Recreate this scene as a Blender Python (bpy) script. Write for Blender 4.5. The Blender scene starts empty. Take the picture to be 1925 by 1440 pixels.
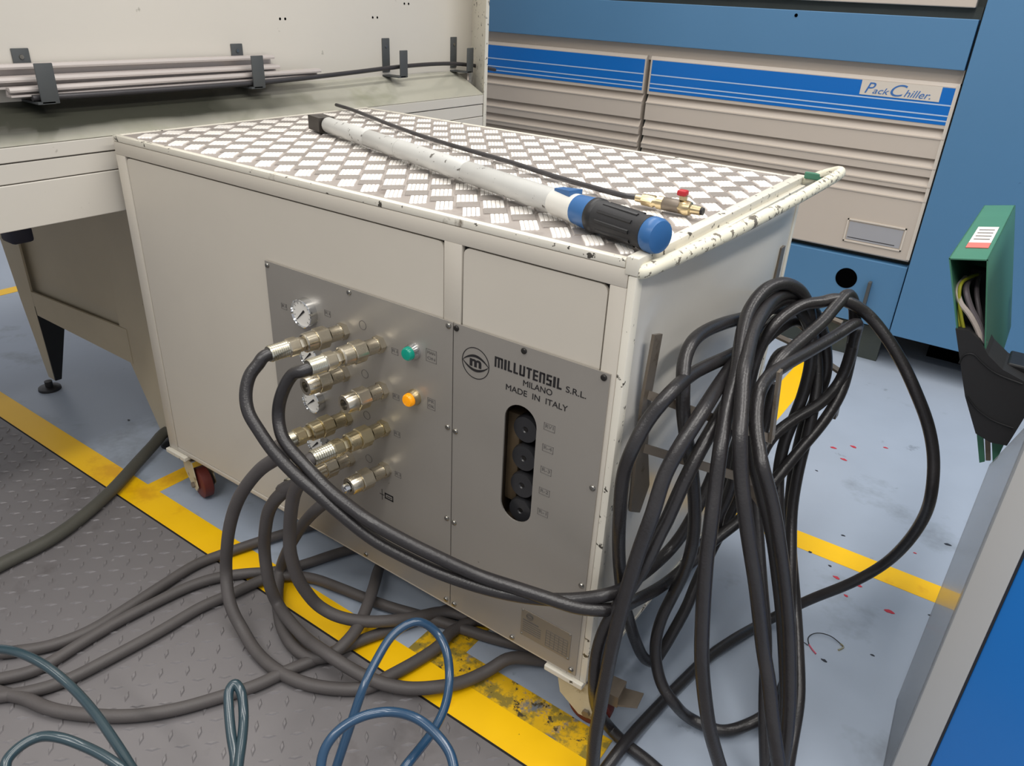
import bpy, bmesh, math, random
from mathutils import Vector, Matrix
random.seed(7)
S = bpy.context.scene
C = S.collection
PI = math.pi

# ------------------------------------------------------------------ camera
CR, CU, CF = [Vector(a) for a in [[0.8153744, 0.577076, 0.0463452], [-0.2965695, 0.3475985, 0.8895065], [-0.4972033, 0.7390254, -0.454566]]]
cp = [-0.592225, -0.471885, 0.052055, 1.701026, -0.912275, 1.254065, 1428.852408]
cam_d = bpy.data.cameras.new('camera'); cam = bpy.data.objects.new('camera', cam_d); C.objects.link(cam)
mw = Matrix((CR, CU, -CF)).transposed().to_4x4(); mw.translation = Vector(cp[3:6])
cam.matrix_world = mw
cam_d.sensor_fit = 'HORIZONTAL'; cam_d.sensor_width = 36.0; cam_d.lens = cp[6] * 36.0 / 1925.0
cam_d.clip_start = 0.02; cam_d.clip_end = 100
S.camera = cam

# ------------------------------------------------------------------ light and exposure
world = bpy.data.worlds.new('world'); S.world = world; world.use_nodes = True
bg = world.node_tree.nodes['Background']; bg.inputs[0].default_value = (0.94, 0.95, 1.0, 1); bg.inputs[1].default_value = 0.50
def area(name, loc, rot, sx, sy, e, col=(1, .965, .915)):
    l = bpy.data.lights.new(name, 'AREA'); l.shape = 'RECTANGLE'; l.size = sx; l.size_y = sy; l.energy = e; l.color = col
    o = bpy.data.objects.new(name, l); C.objects.link(o); o.location = loc; o.rotation_euler = rot
area('ceiling_lamp', (-0.6, 1.6, 4.2), (0, 0, 0), 0.4, 5.0, 82)
area('ceiling_lamp', (1.6, -0.6, 4.2), (0, 0, 0), 0.4, 5.0, 96)
area('ceiling_lamp', (3.8, 0.6, 4.2), (0, 0, 0), 0.4, 5.0, 125)
area('ceiling_lamp', (0.4, -3.2, 4.2), (0, 0, 0), 5.0, 0.4, 82)
S.view_settings.view_transform = 'Standard'; S.view_settings.look = 'None'
S.view_settings.gamma = 1; S.view_settings.use_curve_mapping = False
S.view_settings.exposure = 0.08

# ------------------------------------------------------------------ materials
def lin(c):
    return tuple(((v / 255) / 12.92 if v / 255 <= .04045 else (((v / 255) + .055) / 1.055) ** 2.4) for v in c) + (1,)
def M(name, rgb, rough=.5, metal=0, mot=.06, sc=6, bump=0, bsc=200, spec=.5, spots=None, coat=0, emit=0, alpha=None, stretch=None, rvar=0):
    """rgb sRGB 0-255; mot mottles the value; spots = list of (rgb, scale, threshold, softness)"""
    m = bpy.data.materials.new(name); m.use_nodes = True
    nt = m.node_tree; N = nt.nodes; L = nt.links; b = N['Principled BSDF']
    b.inputs['Roughness'].default_value = rough; b.inputs['Metallic'].default_value = metal
    b.inputs['Specular IOR Level'].default_value = spec; b.inputs['Coat Weight'].default_value = coat
    tc = N.new('ShaderNodeTexCoord'); mp = N.new('ShaderNodeMapping'); L.new(tc.outputs['Object'], mp.inputs[0])
    if stretch: mp.inputs['Scale'].default_value = stretch
    n = N.new('ShaderNodeTexNoise'); n.inputs['Scale'].default_value = sc; n.inputs['Detail'].default_value = 6; n.inputs['Roughness'].default_value = .6
    L.new(mp.outputs[0], n.inputs[0])
    c = lin(rgb)
    mix = N.new('ShaderNodeMix'); mix.data_type = 'RGBA'
    mix.inputs[6].default_value = tuple(v * (1 - mot * 1.6) for v in c[:3]) + (1,)
    mix.inputs[7].default_value = tuple(min(1, v * (1 + mot * 1.2)) for v in c[:3]) + (1,)
    L.new(n.outputs[0], mix.inputs[0]); out = mix.outputs[2]
    for i, (sc_rgb, s_, th, sf) in enumerate(spots or []):
        n2 = N.new('ShaderNodeTexNoise'); n2.inputs['Scale'].default_value = s_; n2.inputs['Detail'].default_value = 5
        n2.inputs['Roughness'].default_value = .65
        mp2 = N.new('ShaderNodeMapping'); mp2.inputs['Location'].default_value = (3.1 * i + 1.7, .7, 2.3); L.new(tc.outputs['Object'], mp2.inputs[0]); L.new(mp2.outputs[0], n2.inputs[0])
        mr = N.new('ShaderNodeMapRange'); mr.inputs[1].default_value = th; mr.inputs[2].default_value = th + sf
        L.new(n2.outputs[0], mr.inputs[0])
        mx = N.new('ShaderNodeMix'); mx.data_type = 'RGBA'; L.new(mr.outputs[0], mx.inputs[0]); L.new(out, mx.inputs[6])
        mx.inputs[7].default_value = lin(sc_rgb); out = mx.outputs[2]
    L.new(out, b.inputs['Base Color'])
    if rvar:
        mr = N.new('ShaderNodeMapRange'); mr.inputs[3].default_value = rough - rvar; mr.inputs[4].default_value = rough + rvar
        L.new(n.outputs[0], mr.inputs[0]); L.new(mr.outputs[0], b.inputs['Roughness'])
    if bump:
        nb = N.new('ShaderNodeTexNoise'); nb.inputs['Scale'].default_value = bsc; nb.inputs['Detail'].default_value = 3; L.new(mp.outputs[0], nb.inputs[0])
        bp = N.new('ShaderNodeBump'); bp.inputs['Strength'].default_value = bump; bp.inputs['Distance'].default_value = .002
        L.new(nb.outputs[0], bp.inputs['Height']); L.new(bp.outputs[0], b.inputs['Normal'])
    if emit:
        b.inputs['Emission Color'].default_value = c; b.inputs['Emission Strength'].default_value = emit
    if alpha is not None: b.inputs['Alpha'].default_value = alpha
    return m
CHIP = (70, 66, 58)
m_cream = M('cream_cart_paint', (197, 190, 177), .42, mot=.05, sc=3, bump=.05, bsc=90, spots=[(CHIP, 60, .745, .01)])
m_rim = M('chipped_cream_paint', (216, 211, 197), .4, mot=.06, sc=9, spots=[(CHIP, 55, .62, .02), ((120, 110, 95), 14, .66, .08)])
m_handle = M('worn_handle_paint', (226, 221, 200), .4, mot=.05, sc=9, spots=[((120, 113, 100), 80, .57, .02), ((104, 98, 88), 22, .66, .02)])
m_side = M('cream_side_paint', (210, 206, 197), .27, mot=.05, sc=2.2, bump=.05, bsc=60, spots=[((130, 120, 98), 3.2, .62, .2), (CHIP, 45, .75, .01)])
m_gap = M('dark_gap', (28, 27, 25), .8, mot=0)
m_steel = M('brushed_panel_steel', (166, 161, 153), .34, .5, mot=.05, sc=3, bump=.03, bsc=260, spots=[((110, 108, 102), 26, .74, .02)], stretch=(1, 1, 1), rvar=.06)
m_steel_low = m_steel
m_nickel = M('nickel_plated_brass', (208, 200, 182), .26, 1, mot=.12, sc=30, bump=.04, bsc=120, rvar=.08)
m_brass = M('old_brass', (206, 188, 150), .3, 1, mot=.15, sc=40, rvar=.08)
m_chrome = M('chrome', (210, 212, 214), .12, 1, mot=.02)
m_zinc = M('zinc_bracket', (126, 116, 104), .42, .5, mot=.15, sc=25, spots=[((88, 74, 58), 18, .58, .1)])
m_screw = M('screw_steel', (150, 148, 142), .3, 1, mot=.1, sc=60)
m_screw_d = M('black_screw', (48, 46, 44), .4, .6, mot=.1, sc=60)
m_hose = M('black_hydraulic_hose', (40, 38, 39), .33, mot=.14, sc=40, bump=.25, bsc=260, spec=.55, rvar=.08)
m_hose_g = M('dusty_grey_hose', (82, 78, 77), .55, mot=.12, sc=22, bump=.2, bsc=240, spec=.4, rvar=.08)
m_hose_t = M('thick_dusty_hose', (80, 79, 72), .6, mot=.16, sc=10, bump=.25, bsc=180, spec=.35)
m_teal = M('teal_air_hose', (40, 60, 68), .25, mot=.08, sc=20, spec=.6, coat=.2)
m_bluehose = M('blue_air_hose', (32, 64, 92), .25, mot=.08, sc=20, spec=.6, coat=.2)
m_black = M('black_plastic', (26, 26, 28), .45, mot=.1, sc=30)
m_blackrub = M('black_rubber', (34, 34, 36), .6, mot=.1, sc=12, bump=.1, bsc=120)
m_bplastic = M('blue_grip_plastic', (44, 96, 150), .35, mot=.05, sc=30)
m_wr = M('worn_white_tube', (192, 192, 188), .38, .15, mot=.06, sc=18, spots=[((92, 88, 82), 60, .62, .03)], rvar=.06)
m_wr_head = M('dark_wrench_steel', (84, 80, 76), .45, .8, mot=.15, sc=40)
m_red = M('red_lever', (176, 34, 44), .45, mot=.05)
m_redwheel = M('dull_red_wheel', (100, 40, 32), .55, mot=.15, sc=20)
m_plate_base = M('grimy_aluminium', (160, 152, 146), .45, .2, mot=.12, sc=7, spots=[((108, 96, 88), 9, .55, .2)])
m_tread = M('worn_aluminium_with_reflection', (248, 243, 236), .36, .15, mot=.06, sc=14, rvar=.06)  # worn bars; the bright wall's reflection is painted into their near-white colour
m_tread_d = M('tread_without_reflection', (156, 149, 143), .42, .25, mot=.12, sc=14)  # same tread turned the other way, painted duller where no reflection is caught
m_mach = M('machine_cream', (205, 200, 190), .4, mot=.035, sc=2, spots=[((150, 146, 134), 16, .70, .06), (CHIP, 50, .765, .01)])
m_mach_leg = M('machine_leg_beige', (182, 172, 150), .5, mot=.08, sc=5, spots=[(CHIP, 30, .72, .02)])
m_tray = M('oily_tray_with_reflection', (176, 174, 160), .16, mot=.08, sc=2, coat=.3, spots=[((140, 142, 118), 2.2, .55, .2)])
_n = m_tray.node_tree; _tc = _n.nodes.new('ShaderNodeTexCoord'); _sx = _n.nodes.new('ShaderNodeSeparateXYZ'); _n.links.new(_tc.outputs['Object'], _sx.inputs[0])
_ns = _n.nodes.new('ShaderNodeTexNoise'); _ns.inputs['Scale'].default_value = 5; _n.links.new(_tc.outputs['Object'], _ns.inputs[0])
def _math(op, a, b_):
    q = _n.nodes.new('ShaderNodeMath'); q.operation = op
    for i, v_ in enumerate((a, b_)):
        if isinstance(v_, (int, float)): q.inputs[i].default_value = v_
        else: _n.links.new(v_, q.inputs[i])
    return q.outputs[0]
# oil stain and a painted dark reflection along the wall foot, thinning toward the lip and toward the far end
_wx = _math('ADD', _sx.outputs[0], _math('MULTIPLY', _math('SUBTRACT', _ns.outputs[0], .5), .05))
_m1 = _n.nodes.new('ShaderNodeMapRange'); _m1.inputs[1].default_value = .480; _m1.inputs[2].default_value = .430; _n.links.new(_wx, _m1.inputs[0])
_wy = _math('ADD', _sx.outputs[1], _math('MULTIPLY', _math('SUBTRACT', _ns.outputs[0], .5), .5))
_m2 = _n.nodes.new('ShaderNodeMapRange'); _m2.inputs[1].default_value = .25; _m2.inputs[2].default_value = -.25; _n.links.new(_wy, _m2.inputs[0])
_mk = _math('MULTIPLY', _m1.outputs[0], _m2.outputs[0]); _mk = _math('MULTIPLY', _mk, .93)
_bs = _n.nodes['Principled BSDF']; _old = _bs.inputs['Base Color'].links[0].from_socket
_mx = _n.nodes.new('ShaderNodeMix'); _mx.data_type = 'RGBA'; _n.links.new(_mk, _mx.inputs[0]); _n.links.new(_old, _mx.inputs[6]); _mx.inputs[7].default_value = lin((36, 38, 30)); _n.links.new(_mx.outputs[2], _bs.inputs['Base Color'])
m_dark_br = M('dark_grey_bracket', (72, 75, 76), .5, mot=.06, sc=20)
m_angle = M('angle_bar_aluminium', (190, 182, 177), .45, .2, mot=.08, sc=12, stretch=(1, .15, 1))
m_rod = M('black_rod', (62, 60, 62), .35, .3, mot=.1, sc=20)
m_blue_ch = M('chiller_blue_paint', (77, 122, 160), .42, mot=.035, sc=2.5, spots=[((60, 100, 134), 20, .74, .02)])
m_ch_cream = M('chiller_grey_beige', (190, 179, 167), .4, mot=.03, sc=2)
m_ch_hl = M('panel_edge_cream', (205, 196, 184), .45, mot=.03, sc=2)
m_ch_label = M('blue_label_film', (0, 102, 184), .3, mot=.03, sc=4)
m_white_line = M('pale_print', (170, 190, 215), .4, mot=.02)
m_script = M('blue_script_print', (52, 104, 168), .5, mot=.02)
m_black_void = M('black_void', (4, 4, 5), 1, mot=0, spec=0)
m_kick = M('dark_kick_plate', (60, 66, 62), .6, mot=.2, sc=8)
m_print = M('black_print', (22, 20, 22), .6, mot=0)
m_print_g = M('faded_print', (96, 93, 90), .6, mot=0)
m_white = M('white_dial', (225, 222, 214), .4, mot=.02)
m_green_l = M('green_lens', (0, 128, 108), .25, mot=.02, emit=.25)
m_amber_l = M('amber_lens', (236, 150, 6), .25, mot=.02, emit=.3)
m_floor = M('blue_grey_floor_paint', (160, 171, 186), .34, mot=.12, sc=1.7, bump=.03, bsc=50, rvar=.08,
            spots=[((112, 118, 124), 3.4, .56, .22), ((84, 90, 96), 9, .68, .1), ((48, 52, 60), 44, .755, .012)])
m_yel = M('yellow_floor_paint', (255, 198, 4), .42, mot=.05, sc=6, spots=[((232, 172, 6), 5, .6, .1), ((120, 92, 20), 40, .72, .02)])
m_yel_w = M('worn_yellow_paint', (222, 176, 20), .5, mot=.2, sc=14, spots=[((140, 122, 50), 30, .47, .12), ((108, 114, 120), 14, .58, .06), ((66, 58, 40), 44, .58, .05)])
m_steelfl = M('grey_tread_floor_plate', (116, 113, 114), .5, .1, mot=.10, sc=2.2, bump=.05, bsc=80, spots=[((96, 92, 92), 5, .56, .14), ((140, 138, 138), 26, .70, .05)], rvar=.06)
m_loz = M('tread_lozenge', (124, 121, 122), .42, .15, mot=.12, sc=20)
m_joint = M('black_joint', (20, 18, 18), .8, mot=0)
m_redspot = M('red_paint_drop', (186, 52, 66), .5, mot=.1, sc=40)
m_darkspot = M('dark_drop', (40, 42, 50), .5, mot=.1, sc=40)
m_green_duct = M('green_housing_paint', (66, 122, 98), .42, mot=.08, sc=10, spots=[((96, 140, 122), 5, .6, .2)])
m_post = M('pale_grey_frame', (178, 177, 174), .42, mot=.03, sc=4, spots=[((140, 136, 128), 30, .76, .01)])
m_blue_pan = M('bright_blue_panel', (8, 112, 192), .38, mot=.03, sc=4)
m_gasket = M('black_gasket', (24, 25, 32), .6, mot=0)
m_sticker = M('white_sticker', (226, 218, 212), .5, mot=.03)
m_sticker_r = M('red_sticker_band', (214, 112, 102), .5, mot=.03)
m_wire_y = M('yellow_green_wire', (150, 150, 40), .5, mot=.1, sc=60)
m_wire_w = M('pale_wire', (190, 178, 170), .5, mot=.1, sc=60)
m_wire_g = M('grey_wire', (104, 96, 100), .5, mot=.1, sc=60)
m_navy = M('navy_motor', (24, 26, 46), .5, mot=.1)
# clear polycarbonate guard
m_guard = bpy.data.materials.new('smoky_clear_guard'); m_guard.use_nodes = True
_n = m_guard.node_tree.nodes; _l = m_guard.node_tree.links; _b = _n['Principled BSDF']
_b.inputs['Base Color'].default_value = (.30, .32, .34, 1); _b.inputs['Roughness'].default_value = .25; _b.inputs['Alpha'].default_value = .5
_b.inputs['Specular IOR Level'].default_value = .5

# ------------------------------------------------------------------ mesh helpers
def V(*a): return Vector(a)
class MB:
    def __init__(s): s.bm = bmesh.new()
    def box(s, x0, x1, y0, y1, z0, z1, bev=0):
        vs = [s.bm.verts.new((x, y, z)) for x in (x0, x1) for y in (y0, y1) for z in (z0, z1)]
        fs = [(0, 1, 3, 2), (4, 6, 7, 5), (0, 4, 5, 1), (2, 3, 7, 6), (0, 2, 6, 4), (1, 5, 7, 3)]
        f = [s.bm.faces.new([vs[i] for i in q]) for q in fs]
        if bev:
            e = list({e for a in f for e in a.edges})
            bmesh.ops.bevel(s.bm, geom=e, offset=bev, segments=2, affect='EDGES', profile=.5)
        return s
    def prism(s, pts, d):
        """pts: planar loop of 3D points, extruded by vector d"""
        a = [s.bm.verts.new(p) for p in pts]; b = [s.bm.verts.new(Vector(p) + Vector(d)) for p in pts]
        s.bm.faces.new(a); s.bm.faces.new(b[::-1]); n = len(pts)
        for i in range(n): s.bm.faces.new((a[i], b[i], b[(i + 1) % n], a[(i + 1) % n]))
        return s
    def lathe(s, p0, ax, prof, seg=24, hexs=(), rot=0, caps=True):
        """profile (t, r) along axis from p0; entries whose index is in hexs belong to hexagonal stretches"""
        p0 = Vector(p0); ax = Vector(ax).normalized()
        u = ax.cross(V(0, 0, 1));
        if u.length < .1: u = ax.cross(V(1, 0, 0))
        u.normalize(); w = ax.cross(u)
        rings = []
        for i, (t, r) in enumerate(prof):
            ring = []
            for k in range(seg):
                a = 2 * PI * k / seg + rot; rr = r
                if i in hexs:
                    q = (a % (PI / 3)) - PI / 6; rr = r * math.cos(PI / 6) / math.cos(q)
                ring.append(s.bm.verts.new(p0 + ax * t + (u * math.cos(a) + w * math.sin(a)) * rr))
            rings.append(ring)
        for a, b in zip(rings, rings[1:]):
            for k in range(seg): s.bm.faces.new((a[k], a[(k + 1) % seg], b[(k + 1) % seg], b[k]))
        if caps:
            s.bm.faces.new(rings[0][::-1]); s.bm.faces.new(rings[-1])
        return s
    def tube(s, pts, r, seg=12, sub=6, smooth=True, caps=True):
        P = [Vector(p) for p in pts]
        if smooth and len(P) > 2:
            Q = []
            for i in range(len(P) - 1):
                a = P[i - 1] if i else P[0] * 2 - P[1]; b = P[i]; c = P[i + 1]; d = P[i + 2] if i + 2 < len(P) else P[-1] * 2 - P[-2]
                t0 = 0; t1 = max(1e-4, (b - a).length ** .5); t2 = t1 + max(1e-4, (c - b).length ** .5); t3 = t2 + max(1e-4, (d - c).length ** .5)
                for k in range(sub):
                    t = t1 + (t2 - t1) * k / sub
                    A1 = a * ((t1 - t) / (t1 - t0)) + b * ((t - t0) / (t1 - t0)); A2 = b * ((t2 - t) / (t2 - t1)) + c * ((t - t1) / (t2 - t1)); A3 = c * ((t3 - t) / (t3 - t2)) + d * ((t - t2) / (t3 - t2))
                    B1 = A1 * ((t2 - t) / (t2 - t0)) + A2 * ((t - t0) / (t2 - t0)); B2 = A2 * ((t3 - t) / (t3 - t1)) + A3 * ((t - t1) / (t3 - t1))
                    Q.append(B1 * ((t2 - t) / (t2 - t1)) + B2 * ((t - t1) / (t2 - t1)))
            Q.append(P[-1]); P = Q
            # light smoothing
            for _ in range(2):
                P = [P[0]] + [(P[i - 1] + P[i] * 2 + P[i + 1]) / 4 for i in range(1, len(P) - 1)] + [P[-1]]
        prev = None; rings = []
        for i, p in enumerate(P):
            t = (P[min(i + 1, len(P) - 1)] - P[max(i - 1, 0)]).normalized()
            if prev is None:
                u = t.cross(V(0, 0, 1))
                if u.length < .1: u = t.cross(V(1, 0, 0))
            else: u = prev - t * prev.dot(t)
            u.normalize(); prev = u; w = t.cross(u)
            rings.append([s.bm.verts.new(p + (u * math.cos(2 * PI * k / seg) + w * math.sin(2 * PI * k / seg)) * r) for k in range(seg)])
        for a, b in zip(rings, rings[1:]):
            for k in range(seg): s.bm.faces.new((a[k], a[(k + 1) % seg], b[(k + 1) % seg], b[k]))
        if caps: s.bm.faces.new(rings[0][::-1]); s.bm.faces.new(rings[-1])
        return s
    def quad(s, a, b, c, d):
        s.bm.faces.new([s.bm.verts.new(q) for q in (a, b, c, d)]); return s
    def build(s, name, mat, parent=None, smooth=False, base=None, **props):
        me = bpy.data.meshes.new(name)
        bmesh.ops.recalc_face_normals(s.bm, faces=s.bm.faces)
        off = Vector((0, 0, 0))
        if parent is not None:
            q = parent
            while q is not None: off = off + q.location; q = q.parent
        elif base is not None: off = Vector(base)
        elif 'kind' not in props or props['kind'] != 'structure':
            vs = [v.co for v in s.bm.verts]
            off = Vector(((min(v.x for v in vs) + max(v.x for v in vs)) / 2, (min(v.y for v in vs) + max(v.y for v in vs)) / 2, min(v.z for v in vs)))
        for v in s.bm.verts: v.co -= off
        s.bm.to_mesh(me); s.bm.free()
        if smooth:
            for p in me.polygons: p.use_smooth = True
            try: me.set_sharp_from_angle(angle=math.radians(38))
            except Exception: pass
        me.materials.append(mat)
        o = bpy.data.objects.new(name, me); C.objects.link(o)
        if parent is not None: o.parent = parent
        else: o.location = off
        for k, v_ in props.items(): o[k] = v_
        return o
def empty(name, loc, label, cat, group=None):
    o = bpy.data.objects.new(name, None); C.objects.link(o); o.location = loc; o.empty_display_size = .05
    o['label'] = label; o['category'] = cat
    if group: o['group'] = group
    return o
def text(name, s, mat, parent, origin, xdir, updir, size, width=None, ext=.0004, shear=0, bold=0, spacing=1):
    cu = bpy.data.curves.new(name, 'FONT'); cu.body = s; cu.size = size; cu.extrude = ext; cu.shear = shear; cu.offset = bold; cu.space_character = spacing
    t = bpy.data.objects.new(name, cu); C.objects.link(t)
    dg = bpy.context.evaluated_depsgraph_get(); me = bpy.data.meshes.new_from_object(t.evaluated_get(dg))
    bpy.data.objects.remove(t); bpy.data.curves.remove(cu)
    xs = [v.co.x for v in me.vertices]; w = max(xs) - min(xs); x0 = min(xs)
    k = (width / w) if width else 1
    X = Vector(xdir).normalized(); U = Vector(updir).normalized(); Nn = X.cross(U); O = Vector(origin)
    off = Vector((0, 0, 0)); q = parent
    while q is not None: off = off + q.location; q = q.parent
    for v in me.vertices: v.co = O + X * (v.co.x - x0) * k + U * v.co.y + Nn * v.co.z - off
    me.materials.clear(); me.materials.append(mat)
    o = bpy.data.objects.new(name, me); C.objects.link(o); o.parent = parent; return o
def ring_poly(cx, cz, rx, rz, n=40, a0=0, a1=2 * PI): return [(cx + rx * math.cos(a0 + (a1 - a0) * i / n), cz + rz * math.sin(a0 + (a1 - a0) * i / n)) for i in range(n)]

# ================================================================== FLOOR
fl = MB().box(-6, 6, -4, 7, -.1, 0).build('floor', m_floor, kind='structure')
def stripe(x0, x1, y0, y1, m=m_yel, h=.0008, name='painted_stripe'): return MB().box(x0, x1, y0, y1, 0, h).build(name, m, fl)
stripe(-4, 1.345, -.112, -.036)
stripe(.88, 1.34, -.036, .03, m_yel_w, .0007, 'worn_stripe_edge')
stripe(.925, .985, .03, .5, m_yel_w, .0007)
stripe(-.085, -.03, -.036, .3, m_yel, .0007)
stripe(1.0, 3.2, .842, .915)
stripe(1.10, 1.185, .915, 2.2)
stripe(-1.90, -1.83, -.036, 3.5)
# dark chequer plate panel with its joint
pl = MB().box(-3.0, 2.2, -3.2, -.119, 0, .004).build('tread_sheet', m_steelfl, fl)
MB().box(-3.0, 2.2, -.119, -.1125, 0, .0012).build('joint_strip', m_joint, fl)
lz = MB(); px_, k = .0, 0
nx = int((1.45 + 1.3) / .036); ny = int(.95 / .036)
for i in range(nx):
    for j in range(ny):
        cx = -1.3 + i * .036; cy = -.14 - j * .036; a = PI / 4 if (i + j) % 2 else -PI / 4
        dx, dy = math.cos(a), math.sin(a); L_, w_ = .0150, .0046
        p = [(cx - dx * L_, cy - dy * L_), (cx + dy * w_, cy - dx * w_), (cx + dx * L_, cy + dy * L_), (cx - dy * w_, cy + dx * w_)]
        q = [(cx + (a_ - cx) * .55, cy + (b_ - cy) * .55) for a_, b_ in p]
        A = [lz.bm.verts.new((a_, b_, .0038)) for a_, b_ in p]; B = [lz.bm.verts.new((a_, b_, .0066)) for a_, b_ in q]
        lz.bm.faces.new(B)
        for t in range(4): lz.bm.faces.new((A[t], A[(t + 1) % 4], B[(t + 1) % 4], B[t]))
lz.build('raised_lozenges', m_loz, pl, kind='stuff')
def blob(x, y, r, m, name):
    b = MB(); n = 9; ph = random.random() * 6
    pts = [(x + r * (1 + .3 * math.sin(2 * a + ph)) * math.cos(a), y + .6 * r * (1 + .25 * math.cos(3 * a + ph)) * math.sin(a), 0.0003) for a in [2 * PI * i / n for i in range(n)]]
    b.prism(pts, (0, 0, .0007)); return b.build(name, m, fl)
for P_, r in (((1.6118,0.7888,0.0000), .009), ((1.6955,0.7394,0.0000), .010), ((1.5981,0.7308,0.0000), .006), ((1.3895,1.4281,0.0000), .009), ((1.4390,1.4774,0.0000), .010), ((1.4341,1.3753,0.0000), .009), ((1.5257,1.5406,0.0000), .007), ((1.5621,0.7837,0.0000), .008), ((1.7040,1.0153,0.0000), .004)):
    blob(P_[0], P_[1], r, m_redspot, 'red_paint_drop')
for P_, r in (((1.6117,0.4876,0.0000), .006), ((1.7692,1.1114,0.0000), .008), ((1.5325,0.9710,0.0000), .005), ((1.3838,1.2529,0.0000), .004), ((1.4809,0.8433,0.0000), .006), ((1.7757,0.7868,0.0000), .004), ((1.6938,0.5701,0.0000), .004), ((1.5372,0.8194,0.0000), .005), ((-0.4943,-0.1440,0.0009), .007), ((-0.4483,0.1241,0.0000), .006)):
    blob(P_[0], P_[1], r, m_darkspot, 'dark_drop')

MB().box(-6, 6, 4.6, 4.7, 0, 4.6).build('wall_back', M('hall_wall_paint', (196, 194, 188), .8), kind='structure')

# ================================================================== HYDRAULIC CART
L_, D_, ZB, ZT = 1.282, .77, .14, .94
cart = empty('hydraulic_power_cart', (L_ / 2, D_ / 2, 0), 'cream steel hydraulic power cart on casters with tread plate top and steel coupling panel', 'cart')
b = MB(); t = .004
b.box(0, L_, D_ - t, D_, ZB, ZT - .01); b.box(0, t, .012, D_, ZB, ZT - .01); b.box(.005, L_ - .013, .0125, D_ - .005, ZB + .0005, ZB + t)
b.box(.015, L_ - .019, .0145, D_ - .015, ZT - .02, ZT - .0082)
b.build('body_shell', m_cream, cart)
# right side sheet with a softly dented face
sb = bmesh.new(); n1, n2 = 26, 22; g = []
for i in range(n1 + 1):
    row = []
    for j in range(n2 + 1):
        y = .022 + (D_ - .04) * i / n1; z = ZB + .006 + (ZT - .03 - ZB) * j / n2; e = min(i, n1 - i, 3) / 3 * min(j, n2 - j, 3) / 3
        x = L_ - .001 + e * (.0075 * math.sin(7 * y + 5 * z) + .005 * math.sin(13 * z - 6 * y + 1) - .004)
        row.append(sb.verts.new((x, y, z)))
    g.append(row)
for i in range(n1):
    for j in range(n2): sb.faces.new((g[i][j], g[i + 1][j], g[i + 1][j + 1], g[i][j + 1]))
mbx = MB(); mbx.bm.free(); mbx.bm = sb; mbx.build('side_panel', m_side, cart, smooth=True)
fr = MB()
fr.box(L_ - .012, L_ + .001, -.0005, .0215, ZB, ZT - .0205, .002); fr.box(L_ - .012, L_ + .001, D_ - .02, D_, ZB, ZT - .0205, .002)
fr.box(L_ - .012, L_ + .001, .02, D_ - .02, ZB, ZB + .008); fr.build('side_frame', m_rim, cart, smooth=True)
fr = MB()
fr.box(0, .036, 0, .012, ZB, .9, .0015); fr.box(.943, .979, 0, .012, .76, .9, .0005); fr.box(1.243, L_ - .012, 0, .012, ZB, .9, .0015)
fr.box(0, L_ - .0125, 0, .012, .8995, ZT - .0125, .002); fr.box(.037, 1.242, .0003, .012, ZB, ZB + .012, .001)
fr.build('front_frame', m_cream, cart, smooth=True)
def door(x0, x1, z0, z1, name='access_door'):
    r = .012; pts = [(x0, .002, z0), (x1, .002, z0)]
    for k in range(5): a = PI / 2 * k / 4; pts.append((x1 - r + r * math.cos(a), .002, z1 - r + r * math.sin(a)))
    for k in range(5): a = PI / 2 + PI / 2 * k / 4; pts.append((x0 + r + r * math.cos(a), .002, z1 - r + r * math.sin(a)))
    return MB().prism(pts, (0, .006, 0)).build(name, m_cream, cart)
door(.0385, .9405, ZB + .014, .8970); door(.9815, 1.2405, .70, .8970)
MB().box(.036, L_ - .02, .0095, .0115, ZB + .01, .765).build('inner_liner', m_gap, cart) if False else None
MB().box(.03, .96, .0085, .0115, ZB + .008, .9).build('seam_backing', m_gap, cart)
MB().box(.96, 1.26, .0085, .0115, .69, .9).build('seam_backing', m_gap, cart)
# top rim
fr = MB(); fr.box(0, L_ - .0185, 0, .014, ZT - .012, ZT + .001, .002); fr.box(0, .014, .0145, D_, ZT - .012, ZT + .001, .002)
fr.box(.0145, L_ - .0185, D_ - .014, D_, ZT - .012, ZT + .001, .002); fr.box(L_ - .018, L_ + .0015, -.0015, D_ + .001, ZT - .02, ZT + .006, .002)
fr.build('top_rim', m_rim, cart, smooth=True)
MB().box(L_ + .001, L_ + .012, .12, D_ - .03, ZT - .03, ZT - .008, .002).build('side_lip', m_rim, cart, smooth=True)
# tread plate top
tp = MB().box(.015, L_ - .019, .015, D_ - .015, ZT - .008, ZT).build('tread_plate_top', m_plate_base, cart)
br = MB(); bd = MB()
da, db = Vector((.66, .75, 0)).normalized(), Vector((.62, -.785, 0)).normalized()
def group(mb, cx, cy, lo, sh, LL, SS, n=5, h=.0021):
    for k in range(n):
        o = (k - (n - 1) / 2) * SS / n; c = Vector((cx, cy, ZT)) + sh * o; w = sh * (SS / n * .455); l = lo * (LL / 2)
        P = [c - l - w * .3, c - l * .93 - w, c + l * .93 - w, c + l - w * .3, c + l + w * .3, c + l * .93 + w, c - l * .93 + w, c - l + w * .3]
        for q in P:
            if not (.018 < q.x < L_ - .022 and .018 < q.y < D_ - .018): break
        else:
            A = [mb.bm.verts.new(q) for q in P]; B = [mb.bm.verts.new(c + (q - c) * .9 + V(0, 0, h)) for q in P]
            mb.bm.faces.new(B)
            for t_ in range(8): mb.bm.faces.new((A[t_], A[(t_ + 1) % 8], B[(t_ + 1) % 8], B[t_]))
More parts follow.
